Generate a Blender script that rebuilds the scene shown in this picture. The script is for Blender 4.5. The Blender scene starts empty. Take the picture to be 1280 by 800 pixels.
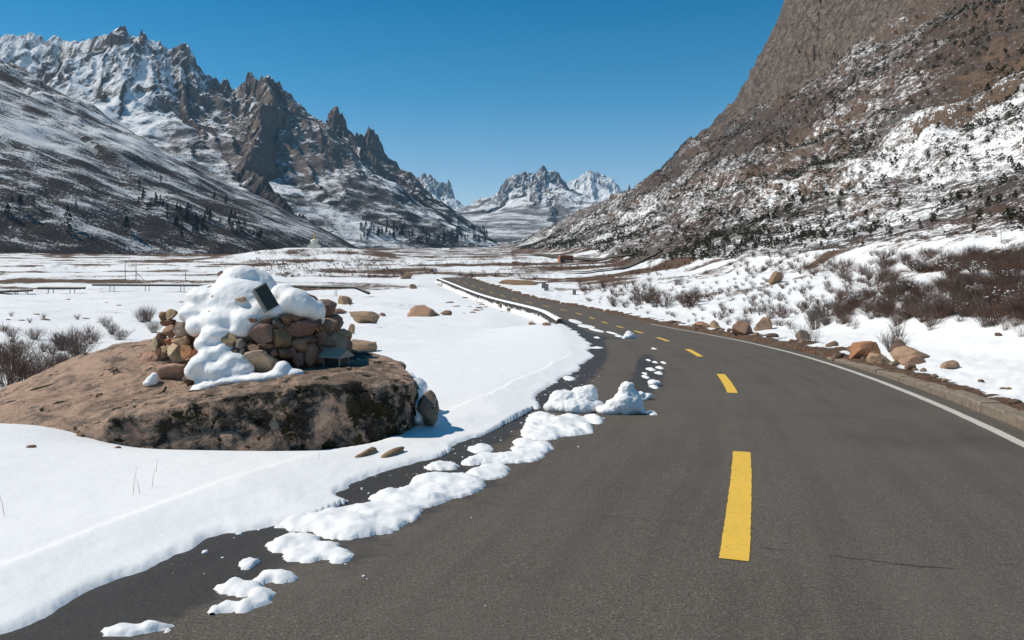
import bpy, bmesh, math, random
import numpy as np
from mathutils import Vector, Matrix, Euler
R = math.radians
scene = bpy.context.scene
COL = scene.collection

# ------------------------------------------------------------------ camera
F = 1000.0; CX = 640.0; HOR = 318.0            # focal length (photo px), principal column, horizon row
cam_d = bpy.data.cameras.new('camera'); cam = bpy.data.objects.new('camera', cam_d); COL.objects.link(cam)
cam_d.sensor_width = 36.0; cam_d.lens = F / 1280 * 36.0
cam_d.shift_y = -(400 - HOR) / 1280.0
cam_d.clip_start = 0.1; cam_d.clip_end = 20000
cam.location = (0, 0, 0); cam.rotation_euler = (R(90), 0, 0)
scene.camera = cam
scene.render.resolution_x = 1024; scene.render.resolution_y = 640

# ------------------------------------------------------------------ sky, sun, exposure
SUN_EL = 50.0; SUN_AZ = -84.0                   # azimuth measured from +Y towards +X: light comes from the left
w = bpy.data.worlds.new('World'); scene.world = w; w.use_nodes = True
nt = w.node_tree; nt.nodes.clear()
sky = nt.nodes.new('ShaderNodeTexSky'); sky.sky_type = 'NISHITA'; sky.sun_disc = False
sky.sun_elevation = R(SUN_EL); sky.sun_rotation = R(SUN_AZ)
sky.altitude = 3600; sky.air_density = 1.0; sky.dust_density = 0.25; sky.ozone_density = 1.2
bg = nt.nodes.new('ShaderNodeBackground'); bg.inputs[1].default_value = 0.12
wo = nt.nodes.new('ShaderNodeOutputWorld')
tint = nt.nodes.new('ShaderNodeMix'); tint.data_type = 'RGBA'; tint.blend_type = 'MULTIPLY'; tint.inputs[0].default_value = 1.0
tc = nt.nodes.new('ShaderNodeTexCoord'); sp = nt.nodes.new('ShaderNodeSeparateXYZ'); rp = nt.nodes.new('ShaderNodeValToRGB')
nt.links.new(tc.outputs['Generated'], sp.inputs[0]); nt.links.new(sp.outputs[2], rp.inputs[0]); nt.links.new(rp.outputs[0], tint.inputs[7])
for _i, (_p, _c) in enumerate([(0.0, (1.35, 1.15, 1.03)), (.09, (.86, 1.02, 1.02)), (.19, (.26, .88, 1.0)), (.31, (.0, .74, .95))]):
    _e = rp.color_ramp.elements[_i] if _i < 2 else rp.color_ramp.elements.new(_p)
    _e.position = _p; _e.color = (*_c, 1)
nt.links.new(sky.outputs[0], tint.inputs[6]); nt.links.new(tint.outputs[2], bg.inputs[0]); nt.links.new(bg.outputs[0], wo.inputs[0])
sd = bpy.data.lights.new('sun', 'SUN'); sun = bpy.data.objects.new('sun', sd); COL.objects.link(sun)
sd.energy = 4.3; sd.angle = R(0.53); sd.color = (1.0, 0.93, 0.82)
az, el = R(SUN_AZ), R(SUN_EL)
SUNV = Vector((math.sin(az) * math.cos(el), math.cos(az) * math.cos(el), math.sin(el)))
sun.rotation_euler = (-SUNV).to_track_quat('-Z', 'Y').to_euler(); sun.location = SUNV * 60
vs = scene.view_settings; vs.view_transform = 'Standard'; vs.look = 'None'; vs.exposure = 0.0; vs.gamma = 1.0
vs.use_curve_mapping = False

# ------------------------------------------------------------------ numpy noise
_rs = np.random.RandomState(7)
_perm = np.concatenate([_rs.permutation(256)] * 3)
_g2 = np.stack([np.cos(np.arange(256) * 2.399), np.sin(np.arange(256) * 2.399)], 1)
_g3 = _rs.normal(size=(256, 3)); _g3 /= np.linalg.norm(_g3, axis=1)[:, None]
def perlin2(x, y):
    x = np.asarray(x, float); y = np.asarray(y, float)
    xi = np.floor(x).astype(np.int64); yi = np.floor(y).astype(np.int64)
    xf = x - xi; yf = y - yi; xi &= 255; yi &= 255
    u = xf * xf * xf * (xf * (xf * 6 - 15) + 10); v = yf * yf * yf * (yf * (yf * 6 - 15) + 10)
    def g(ix, iy, dx, dy):
        h = _perm[_perm[ix & 255] + (iy & 255)]
        return _g2[h, 0] * dx + _g2[h, 1] * dy
    a = g(xi, yi, xf, yf); b = g(xi + 1, yi, xf - 1, yf)
    c = g(xi, yi + 1, xf, yf - 1); d = g(xi + 1, yi + 1, xf - 1, yf - 1)
    return (a + u * (b - a)) * (1 - v) + (c + u * (d - c)) * v * 1.0
def perlin3(p):
    p = np.asarray(p, float); i = np.floor(p).astype(np.int64); f = p - i; i &= 255
    w_ = f * f * f * (f * (f * 6 - 15) + 10)
    r = 0
    for dx in (0, 1):
        for dy in (0, 1):
            for dz in (0, 1):
                h = _perm[_perm[_perm[(i[:, 0] + dx) & 255] + ((i[:, 1] + dy) & 255)] + ((i[:, 2] + dz) & 255)]
                g = _g3[h]
                dt = g[:, 0] * (f[:, 0] - dx) + g[:, 1] * (f[:, 1] - dy) + g[:, 2] * (f[:, 2] - dz)
                wt = (w_[:, 0] if dx else 1 - w_[:, 0]) * (w_[:, 1] if dy else 1 - w_[:, 1]) * (w_[:, 2] if dz else 1 - w_[:, 2])
                r = r + dt * wt
    return r
def fbm(x, y, o=4, gain=.5):
    r = 0; a = 1
    for k in range(o):
        r = r + a * perlin2(x * 2 ** k + 17.3 * k, y * 2 ** k - 9.1 * k); a *= gain
    return r * 1.4
def ridged(x, y, o=4, gain=.5):
    r = 0; a = 1; t = 0
    for k in range(o):
        n = 1 - np.abs(perlin2(x * 2 ** k + 31.7 * k, y * 2 ** k + 5.3 * k)) * 1.8
        r = r + a * n * n; t += a; a *= gain
    return r / t
def facets(x, y, seed=0):                        # fractured rock: every cell is a block with a tilted top
    xi = np.floor(x).astype(np.int64); yi = np.floor(y).astype(np.int64); best = np.full(len(x), 1e9); out = np.zeros(len(x))
    for dx in (-1, 0, 1):
        for dy in (-1, 0, 1):
            h = _perm[_perm[(xi + dx + seed * 7) & 255] + ((yi + dy + seed * 3) & 255)]; h2 = _perm[h + 91]; h3 = _perm[h + 37]
            fx = xi + dx + h / 256.; fy = yi + dy + h2 / 256.; d = (x - fx) ** 2 + (y - fy) ** 2; m = d < best
            v = (x - fx) * _g2[h3, 0] + (y - fy) * _g2[h3, 1] + (h2 / 256. - .5) * .8
            best = np.where(m, d, best); out = np.where(m, v, out)
    return out
def fbm3(p, o=3, gain=.5):
    r = 0; a = 1
    for k in range(o):
        r = r + a * perlin3(p * 2 ** k + 11.3 * k); a *= gain
    return r * 1.4
def sstep(a, b, x):
    t = np.clip((x - a) / (b - a), 0, 1); return t * t * (3 - 2 * t)
def tps_fit(P, v, lam=0.0):
    n = len(P); d = np.linalg.norm(P[:, None] - P[None], axis=2)
    K = np.where(d > 0, d * d * np.log(d + 1e-12), 0) + lam * np.eye(n)
    A = np.zeros((n + 3, n + 3)); A[:n, :n] = K; A[:n, n] = 1; A[:n, n + 1:] = P; A[n, :n] = 1; A[n + 1:, :n] = P.T
    b = np.zeros(n + 3); b[:n] = v
    return P, np.linalg.solve(A, b)
def tps_eval(fit, Q):
    P, c = fit; n = len(P); r = np.full(len(Q), c[n]) + Q @ c[n + 1:]
    for k in range(n):
        d2 = (Q[:, 0] - P[k, 0]) ** 2 + (Q[:, 1] - P[k, 1]) ** 2
        r += c[k] * 0.5 * d2 * np.log(d2 + 1e-18)
    return r
def W(px, py, Y):                                # a measured photo position at a known depth
    return ((px - CX) / F * Y, Y, (HOR - py) / F * Y)

# ------------------------------------------------------------------ mesh helpers
def mesh_np(name, co, quads, smooth=True, tris=False):
    me = bpy.data.meshes.new(name); k = 3 if tris else 4
    co = np.ascontiguousarray(co, dtype=np.float32); quads = np.ascontiguousarray(quads, dtype=np.int32)
    me.vertices.add(len(co)); me.vertices.foreach_set('co', co.ravel())
    me.loops.add(len(quads) * k); me.loops.foreach_set('vertex_index', quads.ravel())
    me.polygons.add(len(quads)); me.polygons.foreach_set('loop_start', np.arange(0, len(quads) * k, k, dtype=np.int32))
    me.polygons.foreach_set('use_smooth', np.full(len(quads), smooth))
    me.update(calc_edges=True); me.validate()
    return me
def grid_quads(nr, nc):
    a = (np.arange(nr - 1)[:, None] * nc + np.arange(nc - 1)[None]).ravel()
    return np.stack([a, a + 1, a + nc + 1, a + nc], 1)
def attr(me, name, v):
    a = me.attributes.new(name, 'FLOAT', 'POINT'); a.data.foreach_set('value', np.ascontiguousarray(v, dtype=np.float32))
def add(name, me, mats, parent=None, **props):
    o = bpy.data.objects.new(name, me); COL.objects.link(o)
    if me is not None and mats is not None:
        if not isinstance(mats, (list, tuple)): mats = [mats]
        if len(me.materials) == 0:
            for m in mats: me.materials.append(m)
    if parent is not None: o.parent = parent
    for k, v in props.items(): o[k] = v
    return o
def empty(name, loc=(0, 0, 0), rz=0, **props):
    o = bpy.data.objects.new(name, None); COL.objects.link(o); o.location = loc; o.rotation_euler = (0, 0, rz)
    o.empty_display_size = .2
    for k, v in props.items(): o[k] = v
    return o
def bm_mesh(bm, name, smooth=False):
    me = bpy.data.meshes.new(name); bm.normal_update(); bm.to_mesh(me); bm.free()
    if smooth: me.polygons.foreach_set('use_smooth', np.full(len(me.polygons), True))
    return me
def bm_box(bm, c, s, rot=None, bevel=0.0):
    m = Matrix.Translation(c) @ (rot.to_4x4() if rot is not None else Matrix()) @ Matrix.Diagonal((s[0], s[1], s[2], 1))
    r = bmesh.ops.create_cube(bm, size=1, matrix=m)
    if bevel:
        es = list({e for v in r['verts'] for e in v.link_edges})
        bmesh.ops.bevel(bm, geom=es, offset=bevel, segments=2, affect='EDGES', profile=.6)
def bm_tube(bm, pts, rads, n=6, cap=True):
    rings = []
    for i, p in enumerate(pts):
        p = Vector(p); q = Vector(pts[min(i + 1, len(pts) - 1)]) - Vector(pts[max(i - 1, 0)])
        q.normalize(); a = q.orthogonal().normalized(); b = q.cross(a)
        rings.append([bm.verts.new(p + (a * math.cos(t) + b * math.sin(t)) * rads[i]) for t in [2 * math.pi * k / n for k in range(n)]])
    for i in range(len(rings) - 1):
        for k in range(n): bm.faces.new((rings[i][k], rings[i][(k + 1) % n], rings[i + 1][(k + 1) % n], rings[i + 1][k]))
    if cap:
        bm.faces.new(rings[0][::-1]); bm.faces.new(rings[-1])

# ------------------------------------------------------------------ materials
class NT:
    def __init__(s, name):
        s.m = bpy.data.materials.new(name); s.m.use_nodes = True; s.t = s.m.node_tree; s.t.nodes.clear()
        s.out = s.n('ShaderNodeOutputMaterial'); s.b = s.n('ShaderNodeBsdfPrincipled'); s.l(s.b.outputs[0], s.out.inputs[0])
        s.b.inputs['Specular IOR Level'].default_value = 0.3
        s._co = None
    def n(s, t): return s.t.nodes.new(t)
    def l(s, a, b): s.t.links.new(a, b)
    def put(s, sock, v):
        if isinstance(v, bpy.types.NodeSocket): s.l(v, sock)
        elif isinstance(v, (tuple, list)): sock.default_value = (*v, 1) if len(v) == 3 and sock.type == 'RGBA' else v
        else: sock.default_value = v
    @property
    def co(s):
        if s._co is None: s._co = s.n('ShaderNodeTexCoord')
        return s._co.outputs['Object']
    def geo(s, k): return s.n('ShaderNodeNewGeometry').outputs[k]
    def attr(s, k):
        a = s.n('ShaderNodeAttribute'); a.attribute_name = k; return a.outputs['Fac']
    def map(s, v, scale=(1, 1, 1), rot=(0, 0, 0)):
        m = s.n('ShaderNodeMapping'); s.l(v, m.inputs[0]); m.inputs['Rotation'].default_value = rot
        m2 = s.n('ShaderNodeMapping'); s.l(m.outputs[0], m2.inputs[0]); m2.inputs['Scale'].default_value = scale
        return m2.outputs[0]
    def noise(s, scale, detail=4, rough=.55, v=None, dist=0, col=False):
        k = s.n('ShaderNodeTexNoise'); s.l(v if v is not None else s.co, k.inputs['Vector'])
        k.inputs['Scale'].default_value = scale; k.inputs['Detail'].default_value = detail
        k.inputs['Roughness'].default_value = rough; k.inputs['Distortion'].default_value = dist
        return k.outputs['Color' if col else 'Fac']
    def vor(s, scale, v=None, feat='F1', out='Distance'):
        k = s.n('ShaderNodeTexVoronoi'); k.feature = feat; s.l(v if v is not None else s.co, k.inputs['Vector']); k.inputs['Scale'].default_value = scale
        return k.outputs[out]
    def math(s, op, a, b=None, c=None, clamp=False):
        k = s.n('ShaderNodeMath'); k.operation = op; k.use_clamp = clamp; s.put(k.inputs[0], a)
        if b is not None: s.put(k.inputs[1], b)
        if c is not None: s.put(k.inputs[2], c)
        return k.outputs[0]
    def rng(s, v, a, b, lo=0., hi=1., smooth=True):
        k = s.n('ShaderNodeMapRange'); k.interpolation_type = 'SMOOTHSTEP' if smooth else 'LINEAR'; s.put(k.inputs[0], v)
        for i, q in enumerate((a, b, lo, hi)): s.put(k.inputs[i + 1], q)
        return k.outputs[0]
    def mix(s, f, a, b, mode='MIX'):
        k = s.n('ShaderNodeMix'); k.data_type = 'RGBA'; k.blend_type = mode; s.put(k.inputs[0], f); s.put(k.inputs[6], a); s.put(k.inputs[7], b)
        return k.outputs[2]
    def ramp(s, v, stops):
        k = s.n('ShaderNodeValToRGB'); s.put(k.inputs[0], v); e = k.color_ramp.elements
        while len(e) < len(stops): e.new(.5)
        for q, (p, c) in zip(e, stops): q.position = p; q.color = (*c, 1)
        return k.outputs[0]
    def xyz(s, v):
        k = s.n('ShaderNodeSeparateXYZ'); s.l(v, k.inputs[0]); return k.outputs
    def bump(s, h, strength=.5, dist=.1, nrm=None):
        k = s.n('ShaderNodeBump'); k.inputs['Strength'].default_value = strength; k.inputs['Distance'].default_value = dist
        s.put(k.inputs['Height'], h)
        if nrm is not None: s.l(nrm, k.inputs['Normal'])
        return k.outputs[0]
    def done(s, col, rough=.8, nrm=None, spec=None):
        s.put(s.b.inputs['Base Color'], col); s.put(s.b.inputs['Roughness'], rough)
        if nrm is not None: s.l(nrm, s.b.inputs['Normal'])
        if spec is not None: s.put(s.b.inputs['Specular IOR Level'], spec)
        return s.m
SNOW = (.84, .86, .89)
def m_snow():
    k = NT('snow'); a = k.noise(2.2, 4, .5); b = k.noise(26, 3, .6); c = k.noise(160, 2, .6)
    n = k.bump(a, .25, .12); n = k.bump(b, .32, .014, n); n = k.bump(c, .4, .004, n)
    return k.done(k.mix(k.noise(.7, 3), (.87, .86, .84), (.91, .90, .88)), .55, n, .25)
def m_plain(name, col, rough=.7, var=.25, scale=20, metal=0, bump=.2, bd=.005):
    k = NT(name); f = k.noise(scale, 4, .6)
    c = k.mix(f, tuple(x * (1 - var) for x in col), tuple(min(1, x * (1 + var)) for x in col))
    k.b.inputs['Metallic'].default_value = metal
    return k.done(c, rough, k.bump(f, bump, bd))
def m_rock_obj():                                # loose stones: the tint of each comes from its object colour
    k = NT('stone'); oi = k.n('ShaderNodeObjectInfo'); gp = k.geo('Position')
    rnd = k.n('ShaderNodeVectorMath'); rnd.operation = 'ADD'; k.l(gp, rnd.inputs[0]); k.l(oi.outputs['Location'], rnd.inputs[1]); v = rnd.outputs[0]
    f = k.noise(5, 6, .65, v); g = k.noise(38, 4, .7, v); lich = k.rng(k.noise(9, 5, .7, v, .6), .56, .66)
    c = k.mix(k.rng(f, .3, .7), k.mix(.45, oi.outputs['Color'], (.10, .075, .06)), oi.outputs['Color'])
    c = k.mix(k.rng(g, .35, .7, 0, .45), c, k.mix(.5, oi.outputs['Color'], (.55, .48, .42)))
    c = k.mix(k.math('MULTIPLY', lich, .3), c, (.07, .055, .045))
    n = k.bump(f, .9, .09); n = k.bump(g, .7, .02, n)
    return k.done(c, .85, n, .15)
def m_boulder():
    k = NT('granite_boulder'); f = k.noise(1.3, 5, .6); g = k.noise(6, 6, .72); h = k.noise(45, 4, .7); sp = k.noise(110, 2, .5)
    x = k.xyz(k.co); side = k.rng(x[0], -5.6, -3.2); up = k.xyz(k.geo('Normal'))[2]
    hi = k.noise(2.3, 9, .78, dist=.3); flat = k.rng(up, .5, .9)
    v = k.math('ADD', hi, k.math('SUBTRACT', k.math('MULTIPLY', k.math('SUBTRACT', 1.0, side), .07), .015))
    c = k.ramp(v, [(.43, (.026, .022, .018)), (.468, (.10, .085, .07)), (.50, (.25, .195, .15)), (.532, (.46, .305, .215)), (.58, (.64, .42, .30))])
    c = k.mix(k.math('MULTIPLY', flat, .4), c, k.mix(k.rng(g, .35, .65), (.37, .255, .185), (.56, .385, .28)))
    cell = k.vor(4.5, k.mix(.12, k.co, k.noise(5, 3, .6, col=True))); blot = k.rng(cell, .16, .28, 1, 0)
    c = k.mix(k.math('MULTIPLY', blot, k.rng(k.noise(2.1, 3), .5, .62)), c, (.21, .2, .175))
    c = k.mix(k.rng(h, .55, .68, 0, .6), c, (.05, .04, .033))
    c = k.mix(k.rng(sp, .58, .72, 0, .5), c, (.42, .34, .28))
    moss_n = k.noise(3.4, 6, .68, dist=.4)
    thr = k.math('ADD', k.math('SUBTRACT', .585, k.math('MULTIPLY', side, .04)), k.math('MULTIPLY', k.rng(up, .55, .98), .02))
    moss = k.rng(k.math('SUBTRACT', moss_n, thr), 0, .025)
    c = k.mix(moss, c, k.mix(k.rng(h, .4, .7), (.014, .013, .007), (.06, .055, .018)))
    n = k.bump(g, .9, .09); n = k.bump(h, .9, .025, n); n = k.bump(k.math('ADD', moss_n, moss), .5, .03, n)
    return k.done(c, .9, n, .15)
def m_asphalt():
    k = NT('asphalt'); uv = k.n('ShaderNodeUVMap'); uv.uv_map = 'UVMap'; u = k.xyz(uv.outputs[0])
    fine = k.noise(75, 4, .8); grit = k.vor(120, out='Color'); big = k.noise(.55, 4, .6); st = k.noise(1.0, 4, .6, k.map(uv.outputs[0], (2.2, .12, 1)))
    gr = k.n('ShaderNodeRGBToBW'); k.l(grit, gr.inputs[0])
    c = k.mix(k.rng(fine, .3, .7), (.048, .041, .034), (.195, .165, .134))
    c = k.mix(k.rng(gr.outputs[0], .80, .98, 0, .8), c, (.36, .32, .27))
    c = k.mix(k.rng(gr.outputs[0], .03, .2, .7, 0), c, (.02, .017, .014))
    c = k.mix(k.rng(st, .42, .66, 0, .35), c, k.mix(.6, c, (.03, .026, .022))); c = k.mix(k.rng(big, .4, .68, 0, .28), c, (.15, .13, .108))
    ua = k.math('ABSOLUTE', k.math('SUBTRACT', k.math('ABSOLUTE', u[0]), 1.75)); trk = k.math('MULTIPLY', k.rng(k.math('ABSOLUTE', k.math('SUBTRACT', ua, .8)), .1, .5, 1, 0), k.rng(k.noise(.35, 3, .6), .3, .7))
    c = k.mix(k.math('MULTIPLY', trk, .30), c, (.125, .108, .09)); c = k.mix(k.rng(k.noise(.25, 5, .65), .55, .7, 0, .3), c, (.055, .047, .04))
    wn = k.noise(2.3, 5, .65); wd = k.math('ADD', k.attr('wet'), k.math('MULTIPLY', k.math('SUBTRACT', wn, .5), 1.1))
    wet = k.rng(wd, .40, .68)
    c = k.mix(k.math('MULTIPLY', wet, .84), c, k.mix(.72, c, (.006, .006, .0065)))
    n = k.bump(fine, .55, .006); n = k.bump(gr.outputs[0], .5, .004, n)
    return k.done(c, k.rng(wet, 0, 1, .9, .62), n, k.rng(wet, 0, 1, .15, .3))
def m_paint(name, col, wear=.5):
    k = NT(name); f = k.noise(14, 6, .72); g = k.noise(120, 3, .7)
    c = k.mix(k.rng(g, .3, .75, 0, .25), col, tuple(x * .55 for x in col))
    c = k.mix(k.rng(f, .56, .70, 0, wear), c, (.10, .088, .075)); c = k.mix(k.rng(k.noise(60, 3, .7), .58, .68, 0, wear), c, (.08, .07, .06)); c = k.mix(k.rng(k.noise(2.5, 3), .4, .7, 0, .22), c, tuple(x * .7 for x in col))
    return k.done(c, .75, k.bump(g, .5, .004), .25)
def m_ground():
    k = NT('snowy_ground'); bare = k.attr('bare'); g0 = k.noise(.12, 4, .6); g1 = k.noise(.9, 5, .68); g2 = k.noise(5.5, 5, .7); g3 = k.noise(28, 3, .65)
    mixn = k.math('ADD', k.math('MULTIPLY', g0, .22), k.math('ADD', k.math('MULTIPLY', g1, .38), k.math('MULTIPLY', g2, .4)))
    m = k.rng(k.math('ADD', mixn, k.math('MULTIPLY', bare, .36)), .64, .70)
    dirt = k.ramp(g2, [(.25, (.035, .025, .019)), (.45, (.085, .055, .036)), (.6, (.15, .1, .066)), (.8, (.24, .18, .13))])
    rust = k.mix(k.rng(g1, .4, .65), dirt, k.mix(.5, dirt, (.12, .05, .022)))
    c = k.mix(m, k.mix(k.noise(.7, 3), (.87, .86, .84), (.91, .90, .88)), rust)
    n = k.bump(k.noise(2.2, 4, .5), .25, .12); n = k.bump(g3, .25, .012, n); n = k.bump(k.noise(170, 2), .25, .003, n)
    n = k.bump(k.math('MULTIPLY', m, g2), .6, .12, n)
    return k.done(c, k.rng(m, 0, 1, .55, .92), n, .2)
def m_hill():
    k = NT('snowy_hillside'); st = k.map(k.co, (1, .42, 1))
    nz = k.xyz(k.geo('Normal'))[2]; rockA = k.attr('rock'); scrubA = k.attr('scrub')
    a0 = k.noise(.022, 5, .6, st); a1 = k.noise(.11, 5, .66, st); a2 = k.noise(.5, 5, .72, st); a3 = k.noise(2.2, 4, .72); a4 = k.noise(5.5, 3, .7)
    rc = k.ramp(k.math('ADD', k.math('MULTIPLY', a1, .6), k.math('MULTIPLY', a2, .4)), [(.3, (.05, .034, .025)), (.45, (.13, .08, .052)), (.56, (.205, .135, .088)), (.68, (.32, .19, .115))])
    rc = k.mix(k.attr('cliff'), rc, k.ramp(k.noise(.16, 9, .78, k.map(k.co, (1, 1, .3), (0, R(25), 0))), [(.38, (.05, .04, .033)), (.46, (.17, .135, .107)), (.54, (.27, .212, .165)), (.66, (.38, .29, .22))]))
    rc = k.mix(k.rng(a3, .55, .75, 0, .6), rc, (.05, .042, .036))
    ck = k.vor(.075, k.mix(.25, k.map(k.co, (1, 1, .45), (0, R(30), 0)), k.noise(.05, 3, .6, col=True)), 'DISTANCE_TO_EDGE')
    rc = k.mix(k.math('MULTIPLY', k.math('MULTIPLY', k.rng(ck, .0, .05, 1, 0), k.attr('cliff')), .65), rc, (.03, .025, .021))
    sc = k.ramp(a3, [(.28, (.03, .025, .021)), (.5, (.065, .052, .043)), (.75, (.13, .105, .085))])
    sc = k.mix(k.rng(a0, .42, .6), sc, k.mix(.5, sc, (.09, .05, .035)))
    snow = k.math('ADD', k.math('ADD', k.math('MULTIPLY', a2, .42), k.math('MULTIPLY', a4, .25)), k.math('ADD', k.math('MULTIPLY', a1, .22), k.math('MULTIPLY', a3, .42)))
    scm = k.rng(k.math('ADD', snow, k.math('MULTIPLY', scrubA, .17)), .685, .745)
    c = k.mix(scm, (.88, .875, .865), sc)
    rk = k.rng(k.math('ADD', k.math('ADD', k.math('ADD', k.math('MULTIPLY', k.attr('cliff'), .35), k.math('MULTIPLY', rockA, .5)), k.math('MULTIPLY', k.math('SUBTRACT', a1, .5), 1.0)), k.math('ADD', k.math('MULTIPLY', k.math('SUBTRACT', a2, .5), 1.3), k.math('MULTIPLY', k.math('SUBTRACT', a3, .5), 1.3))), .24, .32)
    rc = k.mix(k.math('MULTIPLY', k.rng(snow, .66, .72), .8), rc, sc); rc = k.mix(k.rng(a2, .40, .56, .75, 0), rc, (.035, .027, .021)); rc = k.mix(k.rng(a4, .5, .62, 0, .6), rc, (.04, .03, .024))
    c = k.mix(rk, c, rc)
    n = k.bump(a1, .5, 2.2); n = k.bump(a2, .5, .7, n); n = k.bump(a3, .5, .2, n)
    return k.done(c, .9, n, .12)
def m_mount(name, sc=1.0, rot=None, snowb=0.0, rock=((.075, .06, .05), (.18, .143, .115), (.27, .205, .155)), streak=(1, .22, .22), veg=(.052, .043, .038)):
    k = NT(name)
    if rot is None:                                # streaks follow the fall line (distance along / below the crest)
        cb = k.n('ShaderNodeCombineXYZ'); k.l(k.attr('along'), cb.inputs[0]); k.l(k.math('MULTIPLY', k.attr('below'), .22), cb.inputs[1]); v = cb.outputs[0]
    else: v = k.map(k.co, streak, rot)
    nz = k.xyz(k.geo('Normal'))[2]
    b0 = k.noise(.006 * sc, 4, .6); b1 = k.noise(.03 * sc, 6, .68, v); b2 = k.noise(.11 * sc, 6, .72, v); b3 = k.noise(.3 * sc, 4, .72)
    rc = k.ramp(k.math('ADD', k.math('MULTIPLY', b2, .6), k.math('MULTIPLY', b3, .4)), [(.33, rock[0]), (.5, rock[1]), (.68, rock[2])])
    rc = k.mix(k.rng(b0, .4, .62, 0, .55), rc, k.mix(.45, rc, (.2, .13, .09)))
    b4 = k.noise(.8 * sc, 3, .7)
    s = k.math('ADD', k.math('MULTIPLY', k.math('SUBTRACT', b1, .22), .8), k.math('ADD', k.math('MULTIPLY', b2, .55), k.math('ADD', k.math('MULTIPLY', b3, .4), k.math('MULTIPLY', b4, .65))))
    s = k.math('ADD', k.math('ADD', s, k.math('MULTIPLY', k.math('SUBTRACT', nz, .70), .62)), k.attr('snow'))
    snow = k.rng(s, 1.0 - snowb, 1.08 - snowb)
    vg = k.attr('veg'); vc = k.ramp(b3, [(.3, tuple(x * .55 for x in veg)), (.55, veg), (.75, tuple(x * 1.9 for x in veg))])
    rc = k.mix(vg, rc, vc)
    c = k.mix(snow, rc, (.88, .88, .87))
    n = k.bump(b1, .6, 14 / sc); n = k.bump(b2, .7, 6 / sc, n); n = k.bump(b3, .6, 2 / sc, n)
    return k.done(c, .92, n, .1)
def m_leaf(name, a, b, scale=3):
    k = NT(name); oi = k.n('ShaderNodeObjectInfo'); gr = k.geo('Random Per Island')
    c = k.mix(gr, a, b); c = k.mix(k.math('MULTIPLY', oi.outputs['Random'], .4), c, tuple(x * .6 for x in a))
    return k.done(c, .85, None, .1)
M = dict(snow=m_snow(), stone=m_rock_obj(), boulder=m_boulder(), asphalt=m_asphalt(),
         yellow=m_paint('yellow_road_paint', (.86, .53, .075), .45), white=m_paint('white_road_paint', (.62, .57, .50), .6),
         ground=m_ground(), hill=m_hill(),
         twig=m_leaf('bare_twigs', (.065, .038, .029), (.21, .13, .098)), twigg=m_leaf('grey_twigs', (.08, .06, .05), (.24, .19, .155)),
         juniper=m_leaf('juniper_foliage', (.028, .03, .017), (.085, .075, .042)), fir=m_leaf('fir_foliage', (.014, .022, .020), (.035, .05, .042)),
         bark=m_plain('bark', (.06, .045, .035), .9), concrete=m_plain('kerb_concrete', (.235, .185, .135), .9, .6, 7, bump=.8, bd=.03),
         darkstone=m_plain('dark_wall_stone', (.045, .042, .04), .85, .5, 6, bump=.6, bd=.03),
         crack=m_plain('crack', (.018, .016, .015), .9),
         deck=m_plain('deck_board', (.46, .42, .35), .8, .25, 4), steel=m_plain('deck_steel', (.16, .22, .25), .5, .2, 4, .3), darkwood=m_plain('dark_underside', (.03, .028, .026), .9),
         slate=m_plain('slate_face', (.03, .04, .04), .55, .45, 9, bump=.4), frame=m_plain('tablet_edge', (.3, .3, .25), .7, .2, 12),
         roofm=m_plain('roof_sheet', (.34, .31, .25), .6, .15, 10, 0), boxdark=m_plain('dark_box_panel', (.025, .024, .022), .5, .3, 8),
         white_wash=m_plain('whitewash', (.74, .70, .60), .9, .12, 1.2), gold=m_plain('gilt', (.65, .45, .12), .4, .2, 4, .5),
         brick=m_plain('orange_brick', (.36, .12, .06), .9, .25, 1.5), teal=m_plain('teal_door', (.03, .13, .12), .7), binm=m_plain('bin_dark', (.03, .032, .04), .5), bing=m_plain('bin_grey', (.2, .19, .19), .7),
         wood=m_plain('weathered_wood', (.26, .19, .11), .85, .3, 12), polem=m_plain('pole_paint', (.22, .28, .3), .6), straw=m_plain('dry_straw', (.42, .34, .22), .9))

# ------------------------------------------------------------------ road line (measured from the painted dashes, 10.5 m apart)
RP = np.array([(-6.6, -14.2, -.86), (-2.0, -4.6, -1.455), (1.51, 5.44, -2.08), (4.3, 15.6, -2.70), (6.1, 25.9, -3.31), (7.1, 36.4, -3.95), (7.65, 46.8, -4.61), (7.95, 57.3, -5.26),
               (8.1, 67.8, -5.84), (8.05, 78.3, -6.32), (7.75, 88.8, -6.68), (6.8, 99.3, -6.97), (5.2, 109.7, -7.2), (3.1, 120, -7.33), (.95, 130.2, -7.4),
               (-1.2, 140.5, -7.4), (-3.4, 150.8, -7.3), (-5.7, 161, -7.1), (-7.9, 171.3, -6.88), (-10.2, 181.5, -6.65), (-12.6, 191.7, -6.4), (-14.6, 201.9, -6.15),
               (-13.5, 211.5, -6.1), (-7, 219, -6.3), (3, 224, -6.7)])
def catmull(P, n):
    P = np.vstack([2 * P[0] - P[1], P, 2 * P[-1] - P[-2]]); out = []
    for i in range(1, len(P) - 2):
        t = np.linspace(0, 1, n, endpoint=False)[:, None]; a, b, c, d = P[i - 1:i + 3]
        out.append(.5 * (2 * b + (c - a) * t + (2 * a - 5 * b + 4 * c - d) * t ** 2 + (3 * b - a - 3 * c + d) * t ** 3))
    return np.vstack(out + [P[-2:-1]])
RC = catmull(RP, 24)
_ds = np.linalg.norm(np.diff(RC[:, :2], axis=0), axis=1); RS = np.concatenate([[0], np.cumsum(_ds)])
RT = np.gradient(RC[:, :2], axis=0); RT /= np.linalg.norm(RT, axis=1)[:, None]
RN = np.stack([RT[:, 1], -RT[:, 0]], 1)          # to the right
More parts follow.
